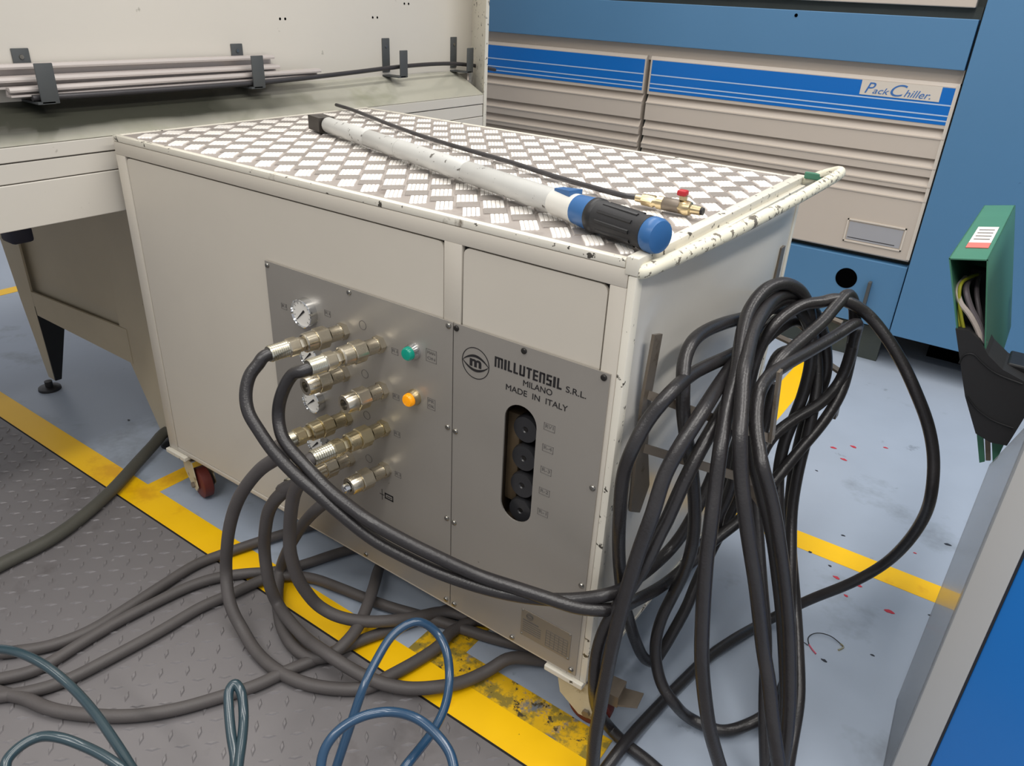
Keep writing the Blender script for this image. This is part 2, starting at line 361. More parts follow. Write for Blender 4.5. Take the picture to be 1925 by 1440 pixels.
for i in range(-1, 24):
    for j in range(-1, 13):
        x = .0005 + i * .0562; y = .046 + (j) * .0663
        group(br, x, y, db, da, .050, .0365)
        group(bd, x + .0281, y + .033, da, db, .042, .034)
br.build('bright_tread_bars', m_tread, tp, kind='stuff'); bd.build('dull_tread_bars', m_tread_d, tp, kind='stuff')
# handle
MB().tube([(1.272, .012, .922), (1.284, .012, .925), (1.296, .055, .93), (1.306, .13, .933), (1.322, .26, .94), (1.342, .44, .953), (1.358, .62, .966), (1.362, .70, .9715), (1.352, .735, .970), (1.32, .752, .955), (1.284, .76, .935)], .0105, 14).build('push_handle', m_handle, cart, smooth=True)
MB().box(L_ + .004, L_ + .060, .742, .750, ZT + .004, ZT + .018, .002).build('green_corner_tab', m_green_duct, cart)
# ---- steel panels
def slot_plate(x0, x1, z0, z1, sx0, sx1, sz0, sz1, y, th):
    bm = bmesh.new(); cx = (sx0 + sx1) / 2; r = (sx1 - sx0) / 2; n = 16; inner = []
    for k in range(n + 1): a = PI * k / n; inner.append((cx + r * math.cos(a), sz1 - r + r * math.sin(a)))
    for k in range(n + 1): a = PI + PI * k / n; inner.append((cx + r * math.cos(a), sz0 + r + r * math.sin(a)))
    cz = (sz0 + sz1) / 2; outer = []
    corners = [(x1, z1), (x0, z1), (x0, z0), (x1, z0)]
    N = len(inner)
    for (ix, iz) in inner:
        dx, dz = ix - cx, iz - cz; s_ = min([(x1 - cx) / dx if dx > 0 else 9e9, (x0 - cx) / dx if dx < 0 else 9e9, (z1 - cz) / dz if dz > 0 else 9e9, (z0 - cz) / dz if dz < 0 else 9e9])
        outer.append([cx + dx * s_, cz + dz * s_])
    for c in corners:
        k = min(range(N), key=lambda q: (outer[q][0] - c[0]) ** 2 + (outer[q][1] - c[1]) ** 2); outer[k] = list(c)
    rings = []
    for yy, loop in ((y, outer), (y, inner), (y + th, inner), (y + th, outer)): rings.append([bm.verts.new((q[0], yy, q[1])) for q in loop])
    for a, b_ in ((0, 1), (1, 2), (2, 3), (3, 0)):
        for k in range(N): bm.faces.new((rings[a][k], rings[a][(k + 1) % N], rings[b_][(k + 1) % N], rings[b_][k]))
    q = MB(); q.bm.free(); q.bm = bm; return q
cpl = MB().box(.487, .9652, -.003, 0, .148, .766, .0004).build('coupling_panel', m_steel, cart)
cpr = slot_plate(.9672, 1.262, .148, .766, 1.078, 1.142, .428, .660, -.003, .003).build('valve_panel', m_steel, cart)
YP = -.003
def screw(x, z, par, m=m_screw, r=.0052): MB().lathe((x, YP, z), (0, -1, 0), [(0, r), (.0015, r), (.003, r * .75), (.0034, r * .3)], 14).build('screw', m, par, smooth=True)
for x, z in ((.4945, .7575), (.722, .758), (.956, .758), (.956, .562), (.956, .361), (.956, .158), (.731, .157), (.4945, .157)): screw(x, z, cpl)
for x, z in ((.973, .758), (1.109, .758), (1.252, .758), (.974, .560), (1.254, .562), (.974, .359), (1.254, .360), (.977, .157), (1.120, .156), (1.252, .158)): screw(x, z, cpr, m_screw_d if z > .7 else m_screw)
m_knob = M('black_valve_knob', (46, 46, 48), .3, mot=.1, sc=30)
MB().box(1.062, 1.088, .03, .06, .44, .62, .003).build('manifold_block', M('brown_manifold', (104, 88, 66), .6, mot=.3, sc=30), cart, smooth=True)
# recess behind slot with four knobs
rc = MB(); rc.box(1.06, 1.16, .07, .075, .40, .68); rc.box(1.055, 1.06, .0, .075, .40, .68); rc.box(1.16, 1.165, .0, .075, .40, .68); rc.box(1.055, 1.165, 0, .075, .395, .40); rc.box(1.055, 1.165, 0, .075, .68, .685)
rc.build('slot_recess', M('recess_brown', (70, 58, 44), .7, mot=.3, sc=20), cart)
for z in (.605, .548, .492, .438):
    kb = MB().lathe((1.108, .05, z), (0, -1, 0), [(0, .008), (.012, .008), (.014, .0235), (.028, .0255), (.034, .0235), (.034, .006), (.032, .004)], 28, rot=.2).build('valve_knob', m_knob, cart, smooth=True)
    MB().lathe((1.108, .0195, z), (0, -1, 0), [(0, .0045), (.002, .004)], 12).build('knob_screw', m_screw_d, kb, smooth=True)
# writing
def tx(s, x, z, size, width, m=m_print, bold=0, shear=0, par=cpr): return text('lettering', s, m, par, (x, YP - .0002, z), (1, 0, 0), (0, 0, 1), size, width, bold=bold, shear=shear)
def block_word(word, x0, z0, h, width):
    st = .0031; wd = {'m': 1.55, 'I': .42, 'L': .82, 'U': 1.0, 'T': .95, 'E': .88, 'n': 1.0, 'S': .92}
    gap = .26; tot = sum(wd[c] for c in word) + gap * (len(word) - 1); k = width / tot; x = x0
    for c in word:
        w = wd[c] * k; b = MB(); sv = .0034
        def bar(a0, a1, c0, c1): b.box(a0, a1, YP - .0006, YP, c0, c1)
        if c == 'I': bar(x, x + w, z0, z0 + h)
        elif c == 'L': bar(x, x + sv, z0, z0 + h); bar(x + sv, x + w, z0, z0 + st)
        elif c == 'T': bar(x, x + w, z0 + h - st, z0 + h); bar(x + w / 2 - sv / 2, x + w / 2 + sv / 2, z0, z0 + h - st)
        elif c == 'E':
            bar(x, x + sv, z0, z0 + h)
            for q in (0, (h - st) / 2, h - st): bar(x + sv, x + w, z0 + q, z0 + q + st)
        elif c == 'U': bar(x, x + sv, z0 + st * .6, z0 + h); bar(x + w - sv, x + w, z0 + st * .6, z0 + h); bar(x + .0006, x + w - .0006, z0, z0 + st)
        elif c == 'n': bar(x, x + sv, z0, z0 + h); bar(x + w - sv, x + w, z0, z0 + h - st * .5); bar(x + sv, x + w - .0007, z0 + h - st, z0 + h)
        elif c == 'm':
            bar(x, x + sv, z0, z0 + h); bar(x + w / 2 - sv / 2, x + w / 2 + sv / 2, z0, z0 + h - st); bar(x + w - sv, x + w, z0, z0 + h - st * .5); bar(x + sv, x + w - .0007, z0 + h - st, z0 + h)
        elif c == 'S':
            for q in (0, (h - st) / 2, h - st): bar(x, x + w, z0 + q, z0 + q + st)
            bar(x, x + sv, z0 + h / 2, z0 + h - st); bar(x + w - sv, x + w, z0 + st, z0 + h / 2)
        b.build('block_letter', m_print, cpr); x += w + gap * k
block_word('mILLUTEnSIL', 1.0535, .7135, .0185, .1285)
tx('S.R.L.', 1.190, .7130, .0150, .036)
tx('MILANO', 1.111, .6975, .0150, .055)
tx('MADE  IN  ITALY', 1.078, .6795, .0150, .118)
def arcband(mb, cx, cz, pts_out, pts_in):
    n = len(pts_out)
    for k in range(n - 1):
        mb.prism([(cx + q[0], YP - .0006, cz + q[1]) for q in (pts_out[k], pts_out[k + 1], pts_in[k + 1], pts_in[k])], (0, .0006, 0))
def circ(mb, cx, cz, r, w, n=40):
    o = [(r * math.cos(2 * PI * k / n), r * math.sin(2 * PI * k / n)) for k in range(n + 1)]; arcband(mb, cx, cz, o, [(a * (r - w) / r, b_ * (r - w) / r) for a, b_ in o])
def emblem(cx, cz, R_, par):
    e = MB(); circ(e, cx, cz, R_, R_ * .045)
    for sgn in (1, -1):
        o = []; i_ = []
        for k in range(17):
            x = -.93 + 1.86 * k / 16; h = math.cos(x / .93 * PI / 2); o.append((x * R_, sgn * (.52 * h ** .8 + .02) * R_)); i_.append((x * R_, sgn * max(0, (.40 * h ** .8 - .02)) * R_))
        arcband(e, cx, cz, o, i_)
    e.build('emblem_print', m_print if R_ > .02 else m_print_g, par)
emblem(1.0145, .7065, .0285, cpr)
tx('m', 1.0025, .7005, .026, .024, bold=.0009)
def frame_label(x, z, w, h, lines, par=cpr, m=m_print_g, sz=.009):
    f = MB(); q = .0007
    for a in ((x - w / 2, x + w / 2, z - h / 2, z - h / 2 + q), (x - w / 2, x + w / 2, z + h / 2 - q, z + h / 2), (x - w / 2, x - w / 2 + q, z - h / 2, z + h / 2), (x + w / 2 - q, x + w / 2, z - h / 2, z + h / 2)): f.box(a[0], a[1], YP - .0005, YP, a[2], a[3])
    f.build('label_frame', m, par)
    n = len(lines)
    for k, s in enumerate(lines): tx(s, x - w * .36, z + h / 2 - (k + .82) * h / (n + .25), sz, w * .72, m=m, par=par)
for z, s in ((.640, 'RV1'), (.600, 'R-4'), (.557, 'R-3'), (.515, 'R-2'), (.472, 'R-1')): frame_label(1.166, z, .021, .013, [s])
frame_label(.918, .690, .024, .024, ['MAN', 'ON'], cpl, sz=.008); frame_label(.918, .595, .018, .022, ['PR', 'OK'], cpl, sz=.008)
for x, z in ((.534, .681), (.66, .70), (.832, .673), (.832, .58), (.832, .50), (.832, .407), (.64, .405)): frame_label(x, z, .016, .012, ['R1'], cpl, sz=.008)
for z in (.69, .59, .50, .40):
    e = MB(); circ(e, .753, z + .012, .009, .0008, 24); e.build('circle_print', m_print_g, cpl)
e = MB(); e.box(.786, .787, YP - .0005, YP, .327, .353); e.box(.780, .792, YP - .0005, YP, .3395, .3407)
for a in ((.794, .817, .334, .337), (.794, .817, .345, .348), (.794, .7965, .334, .348), (.8145, .817, .334, .348), (.800, .812, .3398, .3412)): e.box(a[0], a[1], YP - .0005, YP, a[2], a[3])
e.build('filter_symbol', m_print, cpl)
# data plate
dp = MB().box(1.138, 1.246, YP - .001, YP, .178, .242, .0003).build('data_plate', M('data_plate_steel', (150, 142, 128), .4, .6, mot=.06, sc=20), cpr)
e = MB(); yq = YP - .0014
circ(MB(), 0, 0, 1, .1)
for k in range(6):
    e.box(1.143, 1.143 + (.040 if k else .034), yq, YP - .001, .217 - k * .0052, .2182 - k * .0052 + (.0012 if k == 0 else 0))
for k in range(7): e.box(1.194, 1.240, yq, YP - .001, .184 + k * .0062, .1845 + k * .0062)
for k in range(6): e.box(1.194 + k * .0092, 1.1945 + k * .0092, yq, YP - .001, .184, .2212)
e.build('plate_print', m_print_g, dp)
YP = -.0042; emblem(1.157, .2305, .0075, dp); YP = -.003
for x, z in ((1.141, .181), (1.243, .239), (1.141, .239), (1.243, .181)): MB().lathe((x, YP - .001, z), (0, -1, 0), [(0, .0022), (.001, .0015)], 10).build('rivet', m_screw, dp)
# lamps
for z, m, lab in ((.688, m_green_l, 'round green indicator lens'), (.596, m_amber_l, 'round amber indicator lens')):
    rg = MB().lathe((.878, YP, z), (0, -1, 0), [(0, .0155), (.004, .0155), (.006, .0145), (.013, .0135)], 28).build('indicator_bezel', m_chrome if z > .65 else m_brass, cart, smooth=True)
    MB().lathe((.878, YP - .013, z), (0, -1, 0), [(0, .0125), (.006, .0122), (.009, .010), (.010, .004)], 28).build('lamp_lens', m, rg, smooth=True, label=lab)
# gauges
def gauge(x, z, r, ang):
    g_ = MB().lathe((x, YP, z), (0, -1, 0), [(0, r), (.012, r), (.016, r * .98), (.017, r * .93), (.013, r * .88), (.0125, .001)], 36, caps=False).build('pressure_gauge', m_chrome, cart, smooth=True)
    MB().lathe((x, YP - .0095, z), (0, -1, 0), [(0, r * .9), (.0035, r * .9)], 32).build('dial', m_white, g_)
    e = MB(); yd = YP - .0135
    for k in range(11):
        a = math.radians(225 - 27 * k); d = V(math.cos(a), 0, math.sin(a)); n_ = V(-math.sin(a), 0, math.cos(a)) * .0004
        p = V(x, yd, z) + d * r * .66; q = V(x, yd, z) + d * r * .82; e.prism([p - n_, q - n_, q + n_, p + n_], (0, .0004, 0))
    e.build('dial_marks', m_print_g, g_)
    a = math.radians(ang); d = V(math.cos(a), 0, math.sin(a)); n_ = V(-math.sin(a), 0, math.cos(a)); c = V(x, yd - .001, z)
    MB().prism([c - d * r * .35 - n_ * .0022, c + d * r * .2 - n_ * .0012, c + d * r * .72 - n_ * .0004, c + d * r * .72 + n_ * .0004, c + d * r * .2 + n_ * .0012, c - d * r * .35 + n_ * .0022], (0, .0006, 0)).build('needle', m_print, g_)
gauge(.602, .688, .0295, 225); gauge(.612, .602, .026, 225); gauge(.610, .498, .026, 220); gauge(.612, .397, .026, 225)
# couplings
def coupling(x, z, plug=True, length=.16, m=m_nickel, cap=False, tilt=0):
    y0 = YP
    o = MB().lathe((x, y0 + .002, z), (-.14, -1, 0), [(0, .0170), (.012, .0170), (.0125, .0135), (.016, .0135), (.016, .0146), (.036, .0146), (.038, .0158)], 36, hexs=(0, 1)).build('quick_coupling', m, cart, smooth=True)
    MB().lathe((x - .14 * .038, y0 - .038, z), (-.14, -1, 0), [(0, .0193), (.0015, .0216), (.0245, .0216), (.026, .0193)], 36, hexs=(0, 1, 2, 3), rot=.3).build('hex_body', m, o, smooth=True)
    if cap or not plug:
        MB().lathe((x - .14 * .064, y0 - .064, z), (-.14, -1, 0), [(0, .0170), (.002, .0187), (.022, .0181), (.024, .0170), (.024, .0105), (.014, .0099)], 30).build('release_collar', m, o, smooth=True)
        MB().lathe((x - .14 * .064, y0 - .064, z), (-.14, -1, 0), [(0, .0105), (.016, .0099)], 20).build('socket_core', m_screw_d if not cap else m_chrome, o, smooth=True)
        if cap: MB().lathe((x - .14 * .086, y0 - .086, z), (-.14, -1, 0), [(0, .0094), (.012, .0091), (.015, .0059)], 18, hexs=(0, 1)).build('plug_tip', m_chrome, o, smooth=True)
        return (x, y0 - .088, z)
    MB().lathe((x - .14 * .064, y0 - .064, z), (-.14, -1, 0), [(0, .0170), (.002, .0187), (.021, .0181), (.023, .0158)], 30).build('release_collar', m, o, smooth=True)
    MB().lathe((x - .14 * .087, y0 - .087, z), (-.14, -1, 0), [(0, .0123), (.002, .0135), (.010, .0135), (.012, .0117)], 30, hexs=(0, 1, 2, 3)).build('plug_hex', m, o, smooth=True)
    MB().lathe((x - .14 * .099, y0 - .099, z), (-.14, -1, 0), [(0, .0158), (.002, .0178), (.020, .0178), (.022, .0158)], 30, hexs=(0, 1, 2, 3), rot=.15).build('swivel_nut', m, o, smooth=True)
    L0 = max(.02, length - .124); pr = [(0, .0146)]
    n = 9
    for k in range(n): pr += [(L0 * (k + .2) / n, .0154), (L0 * (k + .8) / n, .0143)]
    pr += [(L0, .0138)]
    MB().lathe((x - .14 * .121, y0 - .121, z), (-.14, -1, 0), pr, 24).build('crimped_ferrule', m_ferr, o, smooth=True)
    return (x, y0 - .121 - L0, z)
m_ferr = M('ferrule_zinc', (212, 208, 190), .26, 1, mot=.1, sc=40)
m_nickel2 = M('yellowed_nickel', (200, 188, 156), .28, 1, mot=.14, sc=30, rvar=.08)
coupling(.702, .676, True, .160); coupling(.796, .677, True, .154); coupling(.697, .586, False, m=m_nickel); coupling(.799, .584, False, m=m_nickel)
coupling(.697, .487, True, .148, m=m_nickel2); coupling(.800, .502, True, .165, m=m_nickel2); coupling(.698, .391, True, .148); coupling(.799, .406, False, cap=True)
# rack strips and hooks on the right side
rk = MB(); xs = L_ + .001
rk.prism([(xs, .078, .81), (xs, .108, .802), (xs, .100, .70), (xs, .115, .60), (xs, .15, .50), (xs, .125, .455), (xs, .085, .48), (xs, .068, .70)], (.005, 0, 0))
MB().box(xs, xs + .006, .68, .705, .42, .81).build('rack_mounting_strip', m_zinc, cart)
rk.build('rack_mounting_strip', m_zinc, cart)
def arm(pts, w=.026, th=.004, name='hook_arm', wd=(0, 1, 0)):
    mb = MB(); wv = Vector(wd) * (w / 2); P = [Vector(q) for q in pts]
    for a, b_ in zip(P, P[1:]):
        t_ = (b_ - a).normalized(); nn = t_.cross(Vector(wd)).normalized() * (th / 2)
        mb.prism([a - wv - nn, a + wv - nn, a + wv + nn, a - wv + nn], (b_ - a))
    return mb.build(name, m_zinc, cart)
arm([(xs, .085, .706), (1.4619,0.2000,0.6378)], .014, .005, wd=(0, .25, .97)); arm([(1.4606,0.2000,0.6354), (1.4492,0.2000,0.7567)], .016, .005)
arm([(xs, .10, .600), (1.4604,0.2400,0.5269)], .015, .005, wd=(0, .25, .97))
MB().prism([(1.4208,0.2350,0.5563), (1.4442,0.2350,0.5466), (1.4668,0.2350,0.5126), (1.4627,0.2350,0.4771), (1.4338,0.2350,0.5034)], (0, .006, 0)).build('gusset', m_zinc, cart)
arm([(xs, .69, .622), (1.40, .66, .612), (1.482, .61, .604)], .020, .005); arm([(1.482, .61, .606), (1.486, .61, .508)], .022, .005)
arm([(xs, .69, .70), (1.36, .66, .705), (1.45, .62, .705)], .018, .005)
# casters
def caster(x, y, yaw, brake=1):
    cs = MB().box(x - .048, x + .034, y - .020, y + .07, ZB - .013, ZB - .0008, .002).build('caster', m_rim, cart)
    cxy = Vector((x, y + .03, 0)); d = Vector((math.cos(yaw), math.sin(yaw), 0)); s_ = Vector((-d.y, d.x, 0))
    MB().lathe(cxy + V(0, 0, ZB - .030), (0, 0, 1), [(0, .03), (.012, .034), (.020, .028)], 24).build('swivel_head', m_zinc, cs, smooth=True)
    for sg in (1, -1):
        o = cxy + s_ * (sg * .024)
        MB().prism([o - d * .034 + V(0, 0, ZB - .026), o + d * .034 + V(0, 0, ZB - .026), o + d * .056 + V(0, 0, .044), o + d * .046 + V(0, 0, .030), o + d * .018 + V(0, 0, .030), o - d * .024 + V(0, 0, .066)], s_ * .003).build('fork_plate', m_fork, cs)
    w = cxy + d * .034 + V(0, 0, .0445)
    MB().lathe(w - s_ * .0175, s_, [(0, .014), (.002, .028), (.003, .038), (.006, .043), (.029, .043), (.032, .038), (.033, .028), (.035, .014)], 32).build('wheel', m_redwheel, cs, smooth=True)
    MB().lathe(w - s_ * .031, s_, [(0, .008), (.062, .008)], 12, hexs=(0, 1)).build('axle_bolt', m_zinc, cs)
    if brake:
        e_ = d * brake; q = cxy + e_ * .045 + V(0, 0, .088); bb = MB()
        bb.prism([q - s_ * .022, q + s_ * .022, q + s_ * .022 + V(0, 0, .026), q - s_ * .022 + V(0, 0, .026)], e_ * .045)
        bb.build('brake_housing', m_zinc, cs)
        q = q + e_ * .045
        MB().prism([q - s_ * .022 + V(0, 0, .004), q + s_ * .022 + V(0, 0, .004), q + s_ * .018 + e_ * .036 + V(0, 0, .016), q - s_ * .018 + e_ * .036 + V(0, 0, .016)], (0, 0, .004)).build('brake_pedal', m_zinc, cs)
m_fork = M('grimy_fork_paint', (196, 186, 158), .5, mot=.1, sc=12, spots=[((120, 100, 62), 20, .56, .1)])
caster(1.246, .012, .12, 1); caster(.044, .010, -.22, -1); caster(.06, .66, .6, 0); caster(1.22, .66, 1.3, 0)

# ================================================================== HOSES
def hose(name, label, r, m, pts, group=None, cat='hose', seg=12, ferrule=None):
    P = [Vector(q) for q in pts]
    if 'inner' not in name:
        for p in P:
            p.z = max(p.z, r + .0008 + (.0045 if p.y < -.11 else 0))
    o = MB().tube(P, r, seg).build(name, m, smooth=True, label=label, category=cat, group=group or 'hoses')
    return o
RH = .0112
G1 = 'black hydraulic hoses hung in a coil on the cart side rack'
G2 = 'grey hydraulic hoses trailing over the floor beside the cart'
hose('hydraulic_hose', 'black hose from the topmost coupling, sweeping lowest across the valve panel', RH, m_hose, [(0.6830,-0.1460,0.6760),(0.6800,-0.1700,0.6750),(0.6777,-0.1805,0.6642),(0.6735,-0.1972,0.6476),(0.6799,-0.2146,0.6203),(0.6959,-0.2250,0.5938),(0.7209,-0.2267,0.5690),(0.7562,-0.2264,0.5378),(0.8040,-0.2200,0.5047),(0.8441,-0.2118,0.4817),(0.8854,-0.2039,0.4574),(0.9473,-0.1900,0.4241),(1.0089,-0.1696,0.4005),(1.0674,-0.1475,0.3824),(1.1516,-0.1100,0.3657),(1.2224,-0.0822,0.3697),(1.2795,-0.0550,0.3826),(1.3228,-0.0300,0.4005),(1.3150,0.0727,0.3511),(1.3229,0.1246,0.3488),(1.3300,0.1873,0.3507),(1.3414,0.2085,0.3802),(1.3498,0.2326,0.4197),(1.3528,0.2686,0.4547),(1.3517,0.3093,0.4982),(1.3475,0.3478,0.5656),(1.3440,0.3869,0.6329),(1.3478,0.4357,0.6827),(1.3640,0.4763,0.7124),(1.3853,0.5339,0.7200),(1.4161,0.5693,0.6745),(1.4461,0.5437,0.6001),(1.4590,0.5060,0.5247),(1.4629,0.4879,0.4355),(1.4733,0.4723,0.3444),(1.5066,0.4136,0.2625),(1.5448,0.3443,0.1680),(1.5768,0.2648,0.0850),(1.6009,0.1994,0.0200),(1.6248,0.0839,0.0200)], G1)
hose('hydraulic_hose', 'black hose from the upper coupling of the right column, crossing the valve panel', RH, m_hose, [(0.7770,-0.1400,0.6770),(0.7730,-0.1640,0.6750),(0.7554,-0.1705,0.6661),(0.7366,-0.1830,0.6270),(0.7297,-0.1900,0.5856),(0.7494,-0.2017,0.5556),(0.7742,-0.2028,0.5357),(0.8090,-0.2000,0.5138),(0.8576,-0.1996,0.4898),(0.9029,-0.1952,0.4728),(0.9454,-0.1900,0.4589),(1.0074,-0.1671,0.4320),(1.0644,-0.1441,0.4105),(1.1215,-0.1200,0.3906),(1.1806,-0.1003,0.3843),(1.2439,-0.0794,0.3778),(1.2862,-0.0650,0.3746),(1.3287,-0.0350,0.3736),(1.3200,0.0798,0.3022),(1.3322,0.1505,0.2856),(1.3400,0.2090,0.2774),(1.3612,0.2503,0.3052),(1.3800,0.2920,0.3360),(1.4059,0.3423,0.3654),(1.4244,0.3910,0.4007),(1.4416,0.4428,0.4410),(1.4558,0.4744,0.4770),(1.4799,0.5266,0.5354),(1.4902,0.5661,0.5883),(1.4859,0.5952,0.6404),(1.4869,0.5662,0.7019),(1.4883,0.5483,0.7375),(1.4689,0.4711,0.7313),(1.4473,0.3780,0.7255),(1.4311,0.2982,0.7230),(1.4234,0.2397,0.7191),(1.4273,0.1928,0.7102),(1.4397,0.1603,0.6827),(1.4569,0.1343,0.6582),(1.4755,0.1122,0.6365),(1.4926,0.1108,0.6029),(1.5103,0.1080,0.5651),(1.5307,0.1021,0.5155),(1.5512,0.1040,0.4510),(1.5784,0.1033,0.3555),(1.6067,0.0778,0.2633),(1.6210,0.0585,0.2040),(1.6301,0.0371,0.1472)], G1)
hose('hydraulic_hose', 'leftmost black hose of the coil, hanging tight against the corner post', RH, m_hose, [(1.3779,0.5657,0.7104),(1.3572,0.4934,0.7182),(1.3449,0.4110,0.7151),(1.3469,0.3351,0.7172),(1.3450,0.2595,0.7259),(1.3361,0.1863,0.7321),(1.3324,0.1338,0.7355),(1.3350,0.0492,0.7368),(1.3195,0.0223,0.6992),(1.3120,-0.0010,0.6591),(1.3035,-0.0035,0.6091),(1.3050,-0.0010,0.5351),(1.3031,0.0151,0.4659),(1.3050,0.0312,0.3979),(1.3047,0.0632,0.3154),(1.3100,0.0939,0.2408),(1.3151,0.1335,0.1586),(1.3253,0.1722,0.0858),(1.3357,0.2019,0.0600),(1.3430,0.2169,0.0833),(1.3505,0.2375,0.1183),(1.3600,0.2690,0.1745),(1.3601,0.2957,0.2087),(1.3631,0.3333,0.2540),(1.3688,0.3802,0.3089),(1.3760,0.4216,0.3683),(1.3801,0.4668,0.4374),(1.3805,0.4827,0.5181),(1.3768,0.4946,0.5962)], G1)
hose('hydraulic_hose', 'black hose with worn grey print crossing the cart corner from upper right to lower left', RH * 1.08, m_hose, [(1.4315,0.6060,0.6075),(1.4186,0.5562,0.6796),(1.4003,0.4960,0.7487),(1.3716,0.4644,0.7799),(1.3542,0.4118,0.7668),(1.3518,0.3468,0.7352),(1.3621,0.2420,0.7199),(1.3683,0.1685,0.7132),(1.3782,0.0753,0.7049),(1.3714,0.0356,0.6697),(1.3636,0.0104,0.6275),(1.3643,-0.0160,0.5718),(1.3586,-0.0285,0.5165),(1.3550,-0.0399,0.4649),(1.3520,-0.0497,0.4051),(1.3500,-0.0607,0.3376),(1.3465,-0.0627,0.2518),(1.3450,-0.0656,0.1628),(1.3452,-0.0669,0.1009),(1.3490,-0.0676,0.0200)], G1)
hose('hydraulic_hose', 'black hose behind the printed one, curling under the front caster', RH, m_hose, [(1.4245,0.6874,0.6375),(1.3977,0.6259,0.6857),(1.3748,0.5693,0.7198),(1.3514,0.5102,0.7202),(1.3491,0.4266,0.6918),(1.3694,0.2687,0.6769),(1.3856,0.1399,0.6698),(1.3857,0.0825,0.6424),(1.3799,0.0492,0.5945),(1.3736,0.0249,0.5400),(1.3700,0.0141,0.5192),(1.3638,-0.0088,0.4740),(1.3519,-0.0195,0.4294),(1.3364,-0.0328,0.3811),(1.3250,-0.0448,0.3337),(1.3208,-0.0515,0.2802),(1.3250,-0.0551,0.2137),(1.3182,-0.0089,0.1056),(1.3255,0.0418,0.0140),(1.3643,0.0290,0.0140),(1.4095,0.0228,0.0140),(1.4429,0.0157,0.0140)], G1)
hose('hydraulic_hose', 'black hose forming the highest loop of the coil, falling straight in the middle', RH * 1.05, m_hose, [(1.6400,0.0758,0.0140),(1.6141,0.1762,0.0400),(1.5866,0.2290,0.1108),(1.5553,0.2847,0.1668),(1.5017,0.3723,0.2607),(1.4497,0.4319,0.3829),(1.4323,0.4579,0.4317),(1.4259,0.4782,0.4880),(1.4284,0.4985,0.5313),(1.4301,0.5206,0.5802),(1.4281,0.5263,0.6473),(1.4154,0.5240,0.7117),(1.4049,0.4981,0.7653),(1.3915,0.4737,0.7968),(1.3721,0.4378,0.8169),(1.3565,0.4027,0.8175),(1.3490,0.3660,0.8078),(1.3487,0.3251,0.7912),(1.3575,0.2823,0.7728),(1.3699,0.2426,0.7550),(1.3859,0.1932,0.7341),(1.3975,0.1391,0.6974),(1.4155,0.0863,0.6600),(1.4268,0.0607,0.6060),(1.4388,0.0355,0.5519),(1.4442,0.0255,0.5102),(1.4537,0.0142,0.4570),(1.4630,0.0062,0.4065),(1.4783,-0.0048,0.3333),(1.4964,-0.0064,0.2628),(1.5149,-0.0062,0.2028),(1.5342,-0.0018,0.1513),(1.5500,0.0021,0.1120)], G1)
hose('hydraulic_hose', 'black hose nested under the highest loop, ending among the lowest hoses', RH * 1.05, m_hose, [(1.6445,0.0793,0.0140),(1.6211,0.2051,0.0300),(1.6047,0.2664,0.0859),(1.5704,0.3402,0.1333),(1.5396,0.4062,0.1643),(1.4996,0.4493,0.2490),(1.4720,0.4818,0.3112),(1.4562,0.5105,0.3591),(1.4457,0.5291,0.4229),(1.4419,0.5437,0.4659),(1.4399,0.5567,0.5023),(1.4445,0.5759,0.5443),(1.4509,0.5856,0.6022),(1.4332,0.5814,0.6755),(1.4102,0.5333,0.7456),(1.3858,0.4863,0.7836),(1.3704,0.4496,0.7940),(1.3638,0.3956,0.7933),(1.3675,0.3338,0.7848),(1.3734,0.2845,0.7718),(1.3870,0.2317,0.7565),(1.4006,0.1817,0.7433),(1.4139,0.1505,0.7200),(1.4354,0.1012,0.6843),(1.4545,0.0813,0.6311),(1.4726,0.0674,0.5888),(1.4843,0.0634,0.5572),(1.4984,0.0594,0.5213),(1.5167,0.0544,0.4753),(1.5327,0.0559,0.4211),(1.5530,0.0570,0.3520),(1.5772,0.0428,0.3023),(1.5997,0.0254,0.2496),(1.6237,0.0150,0.1907),(1.6336,0.0107,0.1664)], G1)
hose('hydraulic_hose', 'black hose whose bend pokes up just below the round port', RH, m_hose, [(1.6029,0.1119,0.0346),(1.5633,0.1669,0.1243),(1.5259,0.2289,0.2210),(1.4879,0.2724,0.2965),(1.4500,0.3171,0.3742),(1.4128,0.3637,0.4540),(1.4095,0.4164,0.5109),(1.4328,0.4684,0.5438),(1.4639,0.5201,0.5684),(1.4822,0.5722,0.6069),(1.4850,0.5759,0.6925),(1.4719,0.5682,0.7624),(1.4591,0.5581,0.7854),(1.4509,0.5100,0.7739),(1.4450,0.4501,0.7572),(1.4349,0.3962,0.7451),(1.4277,0.3556,0.7364),(1.4210,0.3059,0.7250),(1.4127,0.2793,0.6973),(1.4109,0.2518,0.6623),(1.4191,0.2290,0.6241),(1.4402,0.2095,0.5794),(1.4718,0.1919,0.5281),(1.5024,0.1791,0.4738),(1.5278,0.1627,0.4193),(1.5519,0.1453,0.3648),(1.5787,0.1295,0.2863),(1.6005,0.1133,0.2155),(1.6152,0.0930,0.1418),(1.6160,0.0704,0.0848)], G1)
